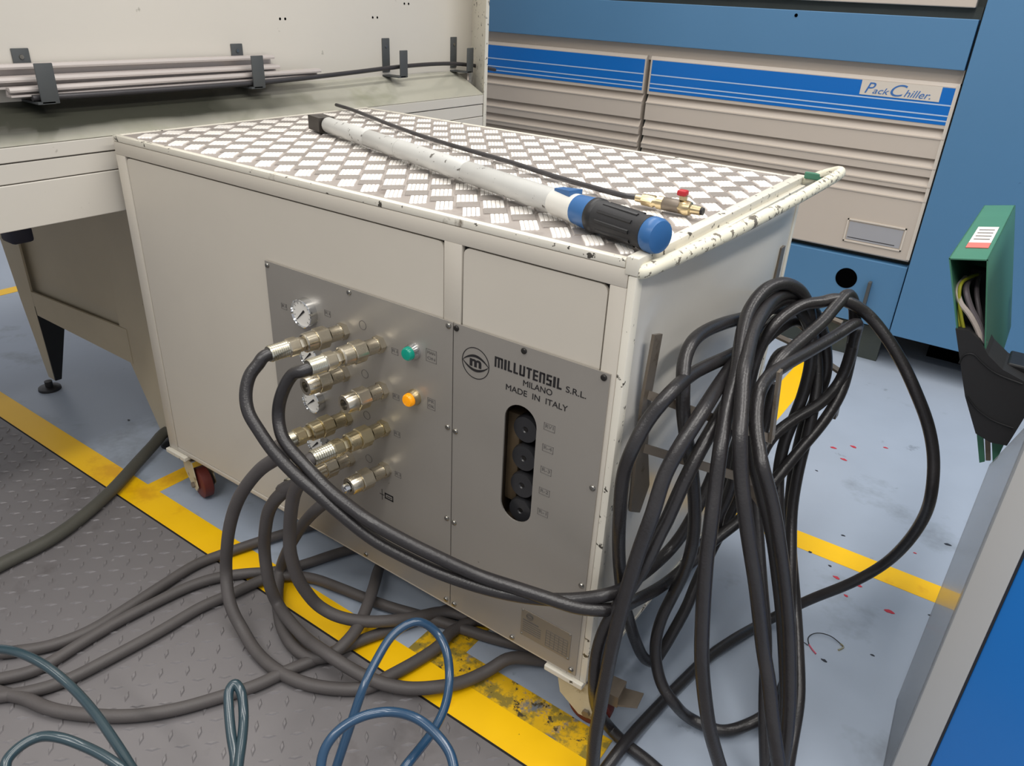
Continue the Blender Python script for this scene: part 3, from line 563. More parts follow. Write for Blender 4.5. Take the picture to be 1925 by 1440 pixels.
hose('hydraulic_hose', 'black hose arching off the side panel into a wide low bend near the floor', RH, m_hose, [(1.4062,0.6745,0.6364),(1.3873,0.6154,0.6977),(1.3602,0.5370,0.7367),(1.3413,0.4587,0.7526),(1.3296,0.3738,0.7593),(1.3203,0.2814,0.7733),(1.3131,0.2119,0.7772),(1.3160,0.1571,0.7739),(1.3210,0.1300,0.7555),(1.3340,0.1043,0.7344),(1.3429,0.0991,0.6930),(1.3545,0.0966,0.6554),(1.3617,0.1109,0.6119),(1.3704,0.1271,0.5557),(1.3810,0.1411,0.4733),(1.3833,0.1458,0.4179),(1.3756,0.1598,0.3532),(1.3572,0.1719,0.2689),(1.3508,0.1552,0.2261),(1.3511,0.1422,0.1838),(1.3607,0.1339,0.1374),(1.3863,0.1202,0.0989),(1.4174,0.1186,0.0724),(1.4418,0.1519,0.0200),(1.4937,0.1584,0.0200),(1.5138,0.1728,0.0195),(1.5394,0.1983,0.0300),(1.5598,0.2354,0.0372),(1.5692,0.2723,0.0550),(1.5690,0.3047,0.0771),(1.5534,0.3471,0.1138),(1.5247,0.3938,0.1605)], G1)
hose('hydraulic_hose', 'black hose making the wide outer loop over the bare blue floor', RH, m_hose, [(1.3729,0.3222,0.3200),(1.3710,0.3223,0.3735),(1.3793,0.3269,0.4248),(1.3816,0.3276,0.4954),(1.3727,0.3466,0.5755),(1.3646,0.3634,0.6488),(1.3650,0.3806,0.7069),(1.3766,0.3990,0.7490),(1.3916,0.4452,0.7689),(1.4044,0.4716,0.7760),(1.4261,0.5035,0.7766),(1.4434,0.5252,0.7812),(1.4687,0.5462,0.7733),(1.4998,0.5653,0.7526),(1.5390,0.5641,0.7210),(1.5779,0.5579,0.6828),(1.6169,0.5457,0.6365),(1.6531,0.5449,0.5801),(1.6785,0.5367,0.5246),(1.6937,0.5208,0.4681),(1.6969,0.5490,0.3918),(1.6838,0.5715,0.3059),(1.6559,0.5878,0.2223),(1.6104,0.5682,0.1614),(1.5424,0.5414,0.0936),(1.4735,0.5090,0.0140),(1.4379,0.4182,0.0157),(1.4082,0.3246,0.0140),(1.3908,0.2259,0.0141),(1.3799,0.1477,0.0160),(1.3720,0.0687,0.0226),(1.3684,-0.0015,0.0300),(1.3622,-0.0474,0.0160)], G1)
hose('hydraulic_hose', 'short black hose glimpsed deep inside the coil beside the brass fitting', RH, m_hose, [(1.4273,0.6739,0.5684),(1.3871,0.5895,0.6356),(1.3666,0.5178,0.6451),(1.3639,0.4855,0.5954),(1.3549,0.4511,0.5493),(1.3465,0.4296,0.4800),(1.3475,0.4162,0.4238),(1.3495,0.4029,0.3668),(1.3539,0.3727,0.3130),(1.3605,0.3501,0.2691)], G1)
# floor hoses
hose('thick_supply_hose', 'thick dusty grey hose lying over the yellow line at the far left caster', 0.0165, m_hose_t, [(-0.0123,-0.5111,0.0220),(-0.0191,-0.4413,0.0220),(-0.0214,-0.3271,0.0220),(-0.0579,-0.2144,0.0220),(-0.1039,-0.1216,0.0220),(-0.1656,-0.0187,0.0240),(-0.2136,0.0694,0.0300),(-0.2456,0.1391,0.0350),(-0.0600,0.3600,0.0300),(-0.0500,0.6000,0.0220)], G2)
RG = .0124
hose('return_hose', 'dusty grey floor hose, uppermost of the three running parallel to the left', RG, m_hose_g, [(0.2098,-0.6051,0.0150),(0.2716,-0.5396,0.0150),(0.3080,-0.4934,0.0150),(0.3310,-0.4272,0.0150),(0.3300,-0.3431,0.0150),(0.3244,-0.2491,0.0150),(0.3216,-0.1633,0.0150),(0.3346,-0.1039,0.0150),(0.3594,-0.0347,0.0160),(0.3872,0.0294,0.0180),(0.4154,0.0993,0.0160),(0.4646,0.1815,0.0160),(0.5157,0.2668,0.0160)], G2)
hose('return_hose', 'dusty grey floor hose, middle one of the three running parallel to the left', RG, m_hose_g, [(0.2804,-0.6344,0.0150),(0.3170,-0.5932,0.0150),(0.3498,-0.5380,0.0150),(0.3510,-0.4636,0.0150),(0.3514,-0.3844,0.0150),(0.3602,-0.3029,0.0150),(0.3742,-0.2188,0.0150),(0.3972,-0.1623,0.0150),(0.4365,-0.1095,0.0160),(0.4864,-0.0606,0.0160),(0.5186,0.0001,0.0150),(0.5358,0.0433,0.0150),(0.5605,0.0986,0.0150),(0.6340,0.2206,0.0150)], G2)
hose('return_hose', 'dusty grey floor hose, lowest of the three parallel ones, bending back under the cart', RG, m_hose_g, [(0.3228,-0.6521,0.0150),(0.3880,-0.5802,0.0150),(0.4188,-0.5244,0.0150),(0.4350,-0.4324,0.0150),(0.4467,-0.3275,0.0150),(0.4517,-0.2396,0.0150),(0.4691,-0.1749,0.0150),(0.4779,-0.1296,0.0160),(0.4896,-0.0937,0.0180),(0.5212,-0.0577,0.0200),(0.5696,-0.0253,0.0160),(0.6344,-0.0094,0.0150),(0.7073,0.0035,0.0150),(0.7756,0.0185,0.0150),(0.8590,0.0441,0.0150),(0.9460,0.0676,0.0150),(1.0303,0.0903,0.0150),(1.1500,0.1400,0.0150)], G2)
hose('return_hose', 'dusty grey floor hose, nearest one bowing along the bottom left', RG, m_hose_g, [(0.2506,-0.6406,0.0160),(0.3510,-0.6082,0.0160),(0.4016,-0.5864,0.0160),(0.4624,-0.5703,0.0160),(0.5298,-0.5351,0.0160),(0.5937,-0.4891,0.0160),(0.6469,-0.4303,0.0160),(0.6888,-0.3610,0.0160),(0.7207,-0.3011,0.0160),(0.7394,-0.2415,0.0160),(0.7594,-0.1935,0.0180),(0.7783,-0.1441,0.0160),(0.7986,-0.0873,0.0160),(0.8241,-0.0327,0.0160),(0.8597,0.0433,0.0160),(0.8947,0.1125,0.0160)], G2)
hose('return_hose', 'grey hose from the third left coupling, hanging in the leftmost loop', RG * 1.05, m_hose_g, [(0.6800,-0.1350,0.4870),(0.6760,-0.1680,0.4830),(0.7468,-0.1850,0.5182),(0.7005,-0.1819,0.4799),(0.6495,-0.1800,0.4366),(0.6129,-0.1839,0.3938),(0.5802,-0.1876,0.3473),(0.5519,-0.1900,0.2953),(0.5350,-0.1946,0.2468),(0.5224,-0.1974,0.1993),(0.5079,-0.2000,0.1258),(0.5339,-0.2198,0.0846),(0.5569,-0.2287,0.0582),(0.5880,-0.2330,0.0320),(0.6540,-0.2484,0.0180),(0.7267,-0.2535,0.0180),(0.7921,-0.2417,0.0180),(0.8513,-0.2125,0.0180),(0.8965,-0.1744,0.0180),(0.9118,-0.1254,0.0160),(0.9275,-0.0628,0.0160),(0.9377,0.0001,0.0160),(0.9324,0.0439,0.0160),(0.9500,0.1000,0.0160),(1.0000,0.2000,0.0160)], G2)
hose('return_hose', 'grey hose from the third right coupling, sliding under the cart', RG * 1.05, m_hose_g, [(0.7790,-0.1500,0.5020),(0.7750,-0.1830,0.4980),(0.8000,-0.1950,0.4965),(0.7651,-0.1879,0.4562),(0.7362,-0.1800,0.4133),(0.7140,-0.1730,0.3614),(0.6944,-0.1650,0.3066),(0.6862,-0.1642,0.2507),(0.6858,-0.1600,0.2110),(0.6888,-0.1544,0.1712),(0.6967,-0.1441,0.1327),(0.7102,-0.1271,0.0900),(0.7447,-0.1087,0.0667),(0.7890,-0.0756,0.0528),(0.8302,-0.0379,0.0500),(0.8577,0.0160,0.0358),(0.8903,0.0801,0.0220),(0.9800,0.1200,0.0160),(1.0500,0.2500,0.0160)], G2)
hose('return_hose', 'grey hose from the lowest left coupling, looping wide toward the right caster', RG * 1.05, m_hose_g, [(0.6810,-0.1350,0.3910),(0.6770,-0.1620,0.3880),(0.7641,-0.1750,0.4546),(0.7092,-0.1700,0.4102),(0.6621,-0.1653,0.3630),(0.6258,-0.1600,0.3125),(0.6029,-0.1564,0.2567),(0.5808,-0.1500,0.1874),(0.5844,-0.1532,0.1396),(0.5909,-0.1543,0.0937),(0.6037,-0.1500,0.0494),(0.6576,-0.1652,0.0458),(0.7268,-0.1789,0.0479),(0.8039,-0.1875,0.0600),(0.8650,-0.1752,0.0430),(0.9216,-0.1591,0.0350),(0.9667,-0.1317,0.0269),(1.0082,-0.0999,0.0300),(1.0366,-0.0513,0.0193),(1.0615,0.0046,0.0200),(1.0863,0.0494,0.0358),(1.1600,0.1200,0.0160),(1.1800,0.2500,0.0160)], G2)
hose('return_hose', 'grey hose starting behind the black pair and looping back under the cart', RG * 1.05, m_hose_g, [(0.6669,-0.0200,0.2878),(0.6495,-0.0350,0.2745),(0.6367,-0.0500,0.2591),(0.6007,-0.0552,0.2127),(0.5690,-0.0600,0.1607),(0.5325,-0.0620,0.0951),(0.5039,-0.0625,0.0300),(0.5395,-0.1011,0.0160),(0.5846,-0.1368,0.0160),(0.6453,-0.1740,0.0160),(0.7007,-0.1920,0.0180),(0.7511,-0.1916,0.0200),(0.7860,-0.1693,0.0300),(0.7938,-0.1317,0.0400),(0.7866,-0.0908,0.0450),(0.7616,-0.0372,0.0500),(0.7205,0.0274,0.0450),(0.6711,0.0985,0.0300),(0.6000,0.3000,0.0160)], G2)
# air hoses
hose('air_hose', 'blue air hose standing up in two crossing loops on the tread plate floor', .0075, m_bluehose, [(1.0623,-0.4298,0.0972),(1.0581,-0.3953,0.1579),(1.0508,-0.3539,0.2093),(1.0449,-0.3184,0.2532),(1.0353,-0.2748,0.2759),(1.0327,-0.2337,0.2944),(1.0494,-0.1952,0.3032),(1.0752,-0.1744,0.2784),(1.1070,-0.1841,0.2585),(1.1312,-0.2061,0.2316),(1.1546,-0.2452,0.2219),(1.1666,-0.2857,0.2173),(1.1730,-0.3233,0.2204),(1.1794,-0.3661,0.2266),(1.1708,-0.4070,0.1928),(1.1469,-0.4493,0.1728),(1.1109,-0.4647,0.2073),(1.0861,-0.4466,0.2370),(1.0796,-0.4288,0.2560),(1.0842,-0.4035,0.2722),(1.1009,-0.3724,0.2818),(1.1261,-0.3419,0.2803),(1.1706,-0.3317,0.2896),(1.2060,-0.3318,0.2856),(1.2366,-0.3371,0.2773),(1.2555,-0.3480,0.2699),(1.2919,-0.3841,0.2504)], 'air hoses')
hose('air_hose', 'teal air hose in loose coils at the bottom left edge', .0078, m_teal, [(0.3828,-0.6370,0.1737),(0.4473,-0.6082,0.1940),(0.4901,-0.5934,0.1993),(0.5470,-0.5802,0.1964),(0.6092,-0.5728,0.1843),(0.6858,-0.5761,0.1832),(0.7568,-0.5842,0.1804),(0.8211,-0.5938,0.1780),(0.9169,-0.6149,0.1754),(0.8630,-0.6616,0.1460),(0.7608,-0.7146,0.1534),(0.7021,-0.7120,0.2083),(0.6926,-0.6884,0.2145),(0.6945,-0.6606,0.2123),(0.7196,-0.6428,0.2137),(0.7546,-0.6253,0.2039),(0.8027,-0.6138,0.2015),(0.8435,-0.6082,0.1942),(0.9300,-0.6185,0.1552),(0.9842,-0.5732,0.1243),(0.9595,-0.5056,0.1964),(0.9253,-0.4843,0.2134),(0.8917,-0.4616,0.2322),(0.8754,-0.4467,0.2451),(0.8744,-0.4353,0.2497),(0.8906,-0.4362,0.2438),(0.9146,-0.4524,0.2221),(0.9421,-0.4775,0.2135),(0.9699,-0.5063,0.2059),(1.0214,-0.5522,0.2070)], 'air hoses')

# ================================================================== ON THE CART TOP
wz = ZT + .0045
wr = empty('torque_wrench', (.26, .376, ZT + .002), 'long worn white torque wrench with blue and black grip lying across the tread plate', 'wrench')
a0 = V(.255, .372, ZT + .0235); a1 = V(1.300, .036, ZT + .0295); ax = (a1 - a0).normalized(); LW = (a1 - a0).length
def wl(t0, prof, name, m, seg=28, hexs=(), par=wr, lab=None):
    o = MB().lathe(a0 + ax * t0, ax, prof, seg, hexs).build(name, m, par, smooth=True)
    if lab: o['label'] = lab
    return o
wh = MB(); s_ = ax.cross(V(0, 0, 1)).normalized()
q0 = a0 - V(0, 0, .017)
wh.prism([q0 - s_ * .020 - ax * .03, q0 + s_ * .020 - ax * .03, q0 + s_ * .020 + ax * .03, q0 - s_ * .020 + ax * .03], V(0, 0, .032)); wh.build('ratchet_head', m_wr_head, wr)
wl(-.01, [(0, .012), (.002, .016), (.05, .016), (.052, .012)], 'head_collar', m_wr_head)
wl(.035, [(0, .0155), (.005, .0175), (.20, .0178), (.202, .0165), (.205, .0165), (.207, .0180), (.34, .0183)], 'tube_section', m_wr)
wl(.375, [(0, .0170), (.002, .0186), (.24, .0190), (.242, .0180), (.245, .0180), (.247, .0192), (.46, .0196), (.50, .0200)], 'tube_section', m_wr)
wl(.865, [(0, .0200), (.006, .0215), (.055, .0225), (.060, .0225)], 'neck_ring', M('clear_white_sleeve', (214, 212, 204), .3, mot=.02), 28)
wl(.905, [(0, .0212), (.02, .0228), (.045, .0245), (.052, .0245)], 'blue_sleeve', m_bplastic)
bw = MB(); up = ax.cross(s_) * -1
c0 = a0 + ax * .872 + up * .0150
bw.prism([c0 - s_ * .009, c0 + s_ * .009, c0 + s_ * .013 + ax * .04 + up * .004, c0 - s_ * .013 + ax * .04 + up * .004], up * .0085); bw.build('scale_window', m_bplastic, wr)
wl(.955, [(0, .024), (.003, .0262), (.012, .0265), (.016, .0245)], 'grip_collar', m_black)
pr = [(0, .0235)]
for k in range(1, 12): pr += [(.0095 * k, .0243 if k % 2 else .0228)]
wl(.970, [(0, .0245), (.01, .0240), (.085, .0232), (.092, .0245), (.100, .0245)], 'rubber_grip', m_blackrub)
rb = MB()
for k in range(10):
    a = 2 * PI * k / 10; e1 = (s_ * math.cos(a) + up * math.sin(a)); e2 = (s_ * -math.sin(a) + up * math.cos(a)) * .0032
    p = a0 + ax * .982 + e1 * .0228; rb.prism([p - e2, p + e2, p + e2 * .6 + e1 * .0022, p - e2 * .6 + e1 * .0022], ax * .068)
rb.build('grip_ribs', m_black, wr)
wl(1.070, [(0, .0240), (.003, .0252), (.014, .0250), (.020, .0225), (.0225, .015), (.023, .001)], 'end_cap', m_bplastic, lab='blue domed end cap')
# air line with brass couplings and ball valve
al = empty('air_line', (.35, .44, ZT), 'thin black air line with brass couplings and red-lever ball valve lying beside the torque wrench', 'hose')
MB().tube([(-0.0165,0.6721,0.9520), (0.0873,0.6373,0.9520), (0.3118,0.5390,0.9520), (0.4982,0.4659,0.9520), (0.6615,0.4170,0.9520), (0.8012,0.3788,0.9520), (0.9329,0.3326,0.9520), (1.0445,0.2991,0.9530), (1.1103,0.2752,0.9560), (1.1411,0.2743,0.9570)], .0047, 10).build('air_tube', m_rod, al, smooth=True)
p0 = V(*(1.1385,0.2716,0.9570)); p1 = V(*(1.2573,0.2678,0.9570)); av = (p1 - p0).normalized(); LV = (p1 - p0).length
cpg = MB().lathe(p0, av, [(0, .006), (.012, .0065), (.013, .0105), (.034, .0112), (.036, .0085), (.04, .0085), (.041, .0108), (.052, .0108), (.053, .0065)], 20, hexs=(2, 3)).build('brass_coupling', m_brass, al, smooth=True)
MB().lathe(p0 + av * (LV * .43), av, [(0, .0095), (.002, .011), (LV * .26, .011), (LV * .27, .0095)], 18).build('grey_sleeve', m_zinc, al, smooth=True)
vb = MB().lathe(p0 + av * (LV * .66), av, [(0, .008), (.003, .0115), (.014, .0125), (.022, .011), (.024, .0075), (LV * .34, .007)], 20, hexs=(1,)).build('valve_body', m_brass, al, smooth=True)
vp = p0 + av * (LV * .70)
MB().box(vp.x - .004, vp.x + .007, vp.y - .004, vp.y + .006, vp.z + .011, vp.z + .019, .001).build('valve_stem', m_brass, vb)
MB().box(vp.x - .009, vp.x + .007, vp.y - .006, vp.y + .010, vp.z + .018, vp.z + .0275, .003).build('red_lever', m_red, vb, smooth=True)
MB().lathe(p1 - av * .002, av, [(0, .0062), (.006, .006)], 14).build('black_port', m_black, vb)

# ================================================================== LEFT MACHINE
XW, XA = -.16, -.03
mc = empty('cream_machine', (-.5, .6, 0), 'large cream machine on splayed legs behind the cart, with flat back wall and drip tray', 'machine')
MB().box(XW - .02, XW, -1.2, 1.488, .99, 2.2).build('back_panel', m_mach, mc)
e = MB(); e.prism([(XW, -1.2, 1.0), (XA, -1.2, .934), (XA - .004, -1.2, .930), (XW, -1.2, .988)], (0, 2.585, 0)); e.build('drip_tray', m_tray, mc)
def band(z0, z1, x=XA, name='apron_panel', y1=1.384, m=m_mach): return MB().box(x - .03, x, -1.2, y1, z0, z1, .0015).build(name, m, mc)
band(.9025, .932, XA); band(.8605, .9000, XA - .002, 'recessed_band'); band(.766, .8585, XA)
MB().box(XA - .032, XA - .012, -1.2, 1.384, .85, .93).build('apron_backing', m_gap, mc)
MB().prism([(XW - .02, 1.49, .70), (XA + .001, 1.384, .70), (XA + .001, 1.402, .70), (XW - .02, 1.53, .70)], (0, 0, 1.5)).build('end_post', m_rim, mc)
MB().box(-1.15, XA - .034, -1.2, 1.38, .762, .768).build('underside_sheet', m_mach_leg, mc)
MB().box(-1.15, XW - .021, -1.19, 1.48, .769, 2.2).build('unseen_machine_body', m_mach, mc)  # unseen bulk, added to block ambient light and shade the floor beneath
for k, y in enumerate((-.080, .463, 1.027, 1.370)):
    w = .018 if k < 2 else .0165
    bk = MB().box(XW, XW + .004, y - w, y + w, 1.012, 1.105 if k < 2 else 1.112, .0015).build('bar_bracket', m_dark_br, mc, smooth=True)
    MB().box(XW, -.088, y - w, y + w, 1.000, 1.0045).build('bracket_foot', m_dark_br, bk)
    MB().box(-.092, -.088, y - w + .008, y + w + .010, 1.000, 1.081, .0015).build('bracket_lug', m_dark_br, bk, smooth=True)
    MB().lathe((XW + .004, y, 1.088), (1, 0, 0), [(0, .005), (.002, .0045)], 12).build('bolt', m_screw, bk)
for y, z in ((.616, 1.165), (.634, 1.165), (.975, 1.171), (.995, 1.171), (1.12, 1.212), (1.14, 1.212), (1.585, 1.124), (1.60, 1.124)):
    if y < 1.48: MB().lathe((XW, y, z), (1, 0, 0), [(0, .0035), (.0006, .0035)], 10).build('bolt_hole', m_black_void, mc)
# frame legs (end frame faces the camera)
YL = .10
e = MB(); e.prism([(-1.03, YL, .765), (-.86, YL, .765), (-.855, YL, .30), (-.845, YL, .02), (-.885, YL, .02), (-.945, YL, .28)], (0, .006, 0)); e.build('splayed_leg', m_mach_leg, mc)
MB().prism([(-.857, YL, .285), (-.857, YL + .10, .285), (-.842, YL + .02, .02), (-.842, YL, .02)], (.004, 0, 0)).build('leg_flange', m_black, mc)
e = MB(); e.prism([(-.36, YL + .03, .765), (-.13, YL + .03, .765), (-.16, YL + .03, .02), (-.275, YL + .03, .02), (-.40, YL + .03, .27), (-.395, YL + .03, .42)], (0, .006, 0)); e.build('splayed_leg', m_mach_leg, mc)
MB().prism([(-.86, YL, .335), (-.86, YL, .255), (-.36, YL + .028, .225), (-.36, YL + .028, .335)], (0, .006, 0)).build('cross_rail', m_mach_leg, mc)
MB().prism([(-.90, YL + .02, .765), (-.90, YL + .02, .30), (-.34, YL + .045, .30), (-.34, YL + .045, .765)], (0, .004, 0)).build('infill_panel', m_mach_leg, mc)
for x, y in ((-.835, .075), (-.22, .13)):
    MB().lathe((x, y, 0), (0, 0, 1), [(0, .035), (.008, .034), (.012, .012), (.03, .012)], 20).build('levelling_foot', m_black, mc, smooth=True)
MB().box(-.25, -.19, -.175, -.125, .688, .7615, .008).build('drive_motor', m_navy, mc, smooth=True)
for x in (-.9, -.12):
    MB().box(x - .05, x + .03, 1.20, 1.24, 0, .765).build('rear_leg', m_mach_leg, mc)
# bars lying on the brackets
def metal_bar(y0, y1, x0, x1, z0, z1, label, tilt=0, name='aluminium_bar'):
    t_ = .004
    b_ = MB(); b_.prism([(x0, y0, z0), (x1, y0, z0), (x1, y0, z0 + t_), (x0 + t_, y0, z0 + t_), (x0 + t_, y0, z1 - t_), (x1 - t_ * .2, y0, z1 - t_ * 2.4), (x1, y0, z1 - t_ * 1.4), (x1 - .002, y0, z1), (x0, y0, z1)], (0, y1 - y0, tilt))
    return b_.build(name, m_angle, label=label, category='metal bar', group='bars resting on the machine brackets')
metal_bar(-.62, .562, -.152, -.130, 1.050, 1.0765, 'grey aluminium channel bar, uppermost one lying in the dark brackets')
metal_bar(-.62, .572, -.146, -.122, 1.030, 1.052, 'grey aluminium channel bar, middle one lying in the dark brackets')
metal_bar(-.14, .705, -.128, -.106, 1.015, 1.034, 'shorter grey aluminium channel bar, lowest one lying in the dark brackets', .004)
MB().tube([(-.105, -.10, 1.012), (-.102, 0, 1.0115), (-.102, .25, 1.0115), (-.102, .52, 1.0135), (-.105, .80, 1.022), (-.11, 1.07, 1.032), (-.115, 1.30, 1.031), (-.118, 1.45, 1.018), (-.12, 1.57, 1.0)], .0065, 12).build('black_rod', m_rod, smooth=True, label='long black rod bending over the wall brackets past the machine end', category='rod', group='bars resting on the machine brackets')

# ================================================================== CHILLER
YC = 2.2
ch = empty('chiller_unit', (0.5, YC + .4, 0), 'large blue industrial chiller with beige louvred front panels behind the cart', 'machine')
MB().box(-1.6, 3.0, YC + .045, YC + 1.1, .14, 2.2).build('core_casing', m_kick, ch)
MB().box(-1.6, 1.362, YC - .012, YC + .045, 1.098, 1.252, .002).build('blue_cross_member', m_blue_ch, ch)
MB().box(-1.6, 1.362, YC + .02, YC + .045, 1.04, 1.10).build('recess_back', m_ch_cream, ch)
MB().box(-1.6, 1.340, YC + .0, YC + .045, 1.285, 1.75, .003).build('upper_front_panel', m_ch_cream, ch)
MB().box(-1.6, 1.362, YC + .03, YC + .05, 1.25, 1.29).build('upper_gap', m_kick, ch)
MB().box(1.370, 3.0, YC - .014, YC + .045, .145, 2.2, .002).build('corner_post', m_blue_ch, ch)
MB().box(-1.6, 1.366, YC - .006, YC + .045, .16, .412, .002).build('lower_front_band', m_blue_ch, ch)
MB().box(-1.6, 1.345, YC + .045, YC + .07, 0, .17).build('kick_plate', m_kick, ch)
for x in (1.5, 2.7): MB().box(x, x + .2, YC + .25, YC + .9, 0, .145).build('skid_foot', m_black_void, ch)
def lpanel(x0, x1):
    y = YC; pr = [(y + .04, .432), (y + .004, .432), (y, .437)]
    for zb, zt_ in ((.662, .690), (.714, .742), (.778, .806), (.880, .908)):
        pr += [(y, zb - .010), (y - .0030, zb - .007), (y - .0030, zb - .003), (y + .004, zb), (y + .018, zt_ - .004), (y + .018, zt_), (y, zt_ + .001)]
    pr += [(y, 1.044), (y + .006, 1.056), (y + .04, 1.056)]
    return MB().prism([(x0, a, c) for a, c in pr], (x1 - x0, 0, 0)).build('louvred_panel', m_ch_cream, ch)
p1_ = lpanel(-1.30, .194); p2_ = lpanel(.214, 1.362)
for par, x0, x1 in ((p1_, -1.298, .188), (p2_, .222, 1.354)):
    MB().box(x0, x1, YC - .0012, YC + .0002, .921, 1.041).build('blue_band', m_ch_label, par)
    for z in (.985, .951, .934): MB().box(x0, x1, YC - .0018, YC - .001, z - .0022, z + .0022).build('pale_pinstripe', m_white_line, par)
MB().box(1.352, 1.3635, YC - .002, YC + .01, .44, 1.05).build('panel_edge', m_ch_hl, p2_)
MB().box(1.050, 1.312, YC - .0022, YC - .001, .993, 1.042).build('name_plate', m_ch_hl, p2_)
for s, x, w, sz, z in (('P', 1.066, .034, .052, 1.000), ('ack', 1.093, .055, .030, 1.000), ('C', 1.152, .052, .056, .998), ('hiller.', 1.198, .085, .034, .999)):
    text('script_lettering', s, m_script, p2_, (x, YC - .0026, z), (1, 0, 0), (0, 0, 1), sz, w, shear=.35)
nf = MB()
for a in ((1.117, 1.327, .548, .553), (1.117, 1.327, .466, .471), (1.117, 1.122, .466, .553), (1.322, 1.327, .466, .553)): nf.box(a[0], a[1], YC - .004, YC + .001, a[2], a[3])
nf.build('card_frame', m_ch_hl, p2_)
cd = MB().box(1.126, 1.318, YC - .0015, YC + .001, .475, .543).build('grey_card', M('grey_card', (158, 158, 162), .5, mot=.03), p2_)
MB().box(1.130, 1.300, YC - .002, YC - .0012, .482, .4845).build('card_line', m_print, cd)
MB().lathe((1.165, YC - .0055, .325), (0, -1, 0), [(0, .040), (.002, .040)], 36).build('round_port', m_black_void, ch)
MB().box(1.250, 1.262, YC - .03, YC - .008, .20, .335, .002).build('door_latch', m_dark_br, ch)
MB().lathe((.774, YC - .0125, 1.235), (0, -1, 0), [(0, .006), (.001, .006)], 14).build('bolt_hole', m_black_void, ch)

# ================================================================== RIGHT CABINET, GUARD, GREEN HOUSING
cb = empty('blue_cabinet', (2.1, .5, 0), 'cabinet with pale grey frame, black gasket and bright blue panel at the right edge', 'cabinet')
MB().box(1.779, 1.825, .20, .245, 0, 1.15, .002).build('corner_frame', m_post, cb, smooth=True)
MB().box(1.825, 1.8285, .202, .24, .0, 1.15).build('door_gasket', m_gasket, cb)
MB().box(1.8285, 2.5, .204, .24, .02, 1.13, .002).build('blue_door', m_blue_pan, cb, smooth=True)
MB().box(1.84, 2.5, .24, .9, 0, 1.15).build('casing', m_post, cb)
gp = MB(); gp.prism([(1.762, .475, 0), (1.762, .475, .575), (1.7785, .20, .80), (1.7785, .20, 0)], (.002, .0003, 0)); gp.build('clear_guard', m_guard, cb)
gd = empty('green_cable_housing', (1.70, .6, .57), 'green sheet metal cable housing with open front above the clear guard', 'cable housing')
TL, TR, BL, BR = V(1.604, .5, .901), V(1.659, .5, .911), V(1.660, .5, .755), V(1.728, .5, .655)
dY = V(0, .5, 0); th = .0022
hx = (TR - TL).normalized(); hd = (BL - TL).normalized(); hr = (BR - TR).normalized()
e = MB(); e.prism([TL, TR, TR - V(0, 0, th), TL + hx * th - V(0, 0, th)], dY); e.prism([TL, TL + dY, BL + dY, BL], hx * th); e.prism([TR, TR - hx * th, BR - hx * th, BR], dY)
e.prism([TL + dY, TR + dY, BR + dY, BL + dY], (0, -th, 0)); e.build('sheet_housing', m_green_duct, gd)
for q in ((1.6655,1.1429,0.8395), (1.6635,0.8447,0.8567)):
    MB().lathe(q, (1, 0, .3), [(0, .004), (.002, .003)], 10).build('rivet', m_screw, gd)
up_ = V(-.18, 0, .98).normalized()
def onTop(u, v): return TL + (TR - TL) * u + dY * v + up_ * .0006
e = MB(); e.prism([onTop(.26, .22), onTop(.86, .22), onTop(.86, .52), onTop(.26, .52)], up_ * .0006); st = e.build('warning_sticker', m_sticker, gd)
e = MB(); e.prism([onTop(.26, .16), onTop(.86, .16), onTop(.86, .24), onTop(.26, .24)], up_ * .0008); e.build('red_band', m_sticker_r, st)
for k in range(4):
    e = MB(); v_ = .29 + k * .055; e.prism([onTop(.34, v_) + up_ * .0006, onTop(.78, v_) + up_ * .0006, onTop(.78, v_ + .014) + up_ * .0006, onTop(.34, v_ + .014) + up_ * .0006], up_ * .0003); e.build('sticker_line', m_print_g, st)
bp = [(1.6464,0.4950,0.7885), (1.6667,0.4950,0.7904), (1.6860,0.4950,0.7786), (1.7048,0.4950,0.7571), (1.7313,0.4950,0.7390), (1.7694,0.4950,0.7269), (1.7867,0.4950,0.6832), (1.7791,0.4950,0.6269), (1.7765,0.4950,0.6090), (1.7525,0.4950,0.6060), (1.7272,0.4950,0.6143), (1.6930,0.4950,0.6758)]
bt = MB(); bt.prism(bp, (0, .09, 0)); bo = bt.build('rubber_boot', m_blackrub, gd)
for seam in ([(1.6684,0.4935,0.7315), (1.6712,0.4935,0.7473), (1.6822,0.4935,0.7537), (1.6999,0.4935,0.7424), (1.7239,0.4935,0.7303), (1.7644,0.4935,0.7239)], [(1.6960,0.4935,0.6774), (1.7149,0.4935,0.6602), (1.7436,0.4935,0.6477), (1.7756,0.4935,0.6440)]):
    MB().tube(seam, .0013, 8).build('boot_seam', m_black, bo, smooth=True)
for a_, b_, m in (((1836,822), (1844,872), m_green_duct), ((1850,824), (1853,864), m_zinc), ((1862,826), (1860,862), m_black), ((1880,832), (1870,872), m_green_duct)): pass
MB().prism([(1.7293,0.5300,0.5990), (1.7393,0.5300,0.5995), (1.7561,0.5300,0.5507), (1.7491,0.5300,0.5455)], (0, .006, 0)).build('connector_side', m_green_duct, gd)
MB().prism([(1.7417,0.5350,0.5982), (1.7498,0.5350,0.5991), (1.7640,0.5350,0.5536), (1.7572,0.5350,0.5509)], (0, .006, 0)).build('connector_pin', m_zinc, gd)
MB().prism([(1.7518,0.5300,0.6022), (1.7742,0.5300,0.6044), (1.7722,0.5300,0.5640), (1.7679,0.5300,0.5533)], (0, .006, 0)).build('connector_side', m_green_duct, gd)
MB().box(1.735, 1.86, .53, .60, .70, .74, .003).build('mount_arm', m_black, gd)
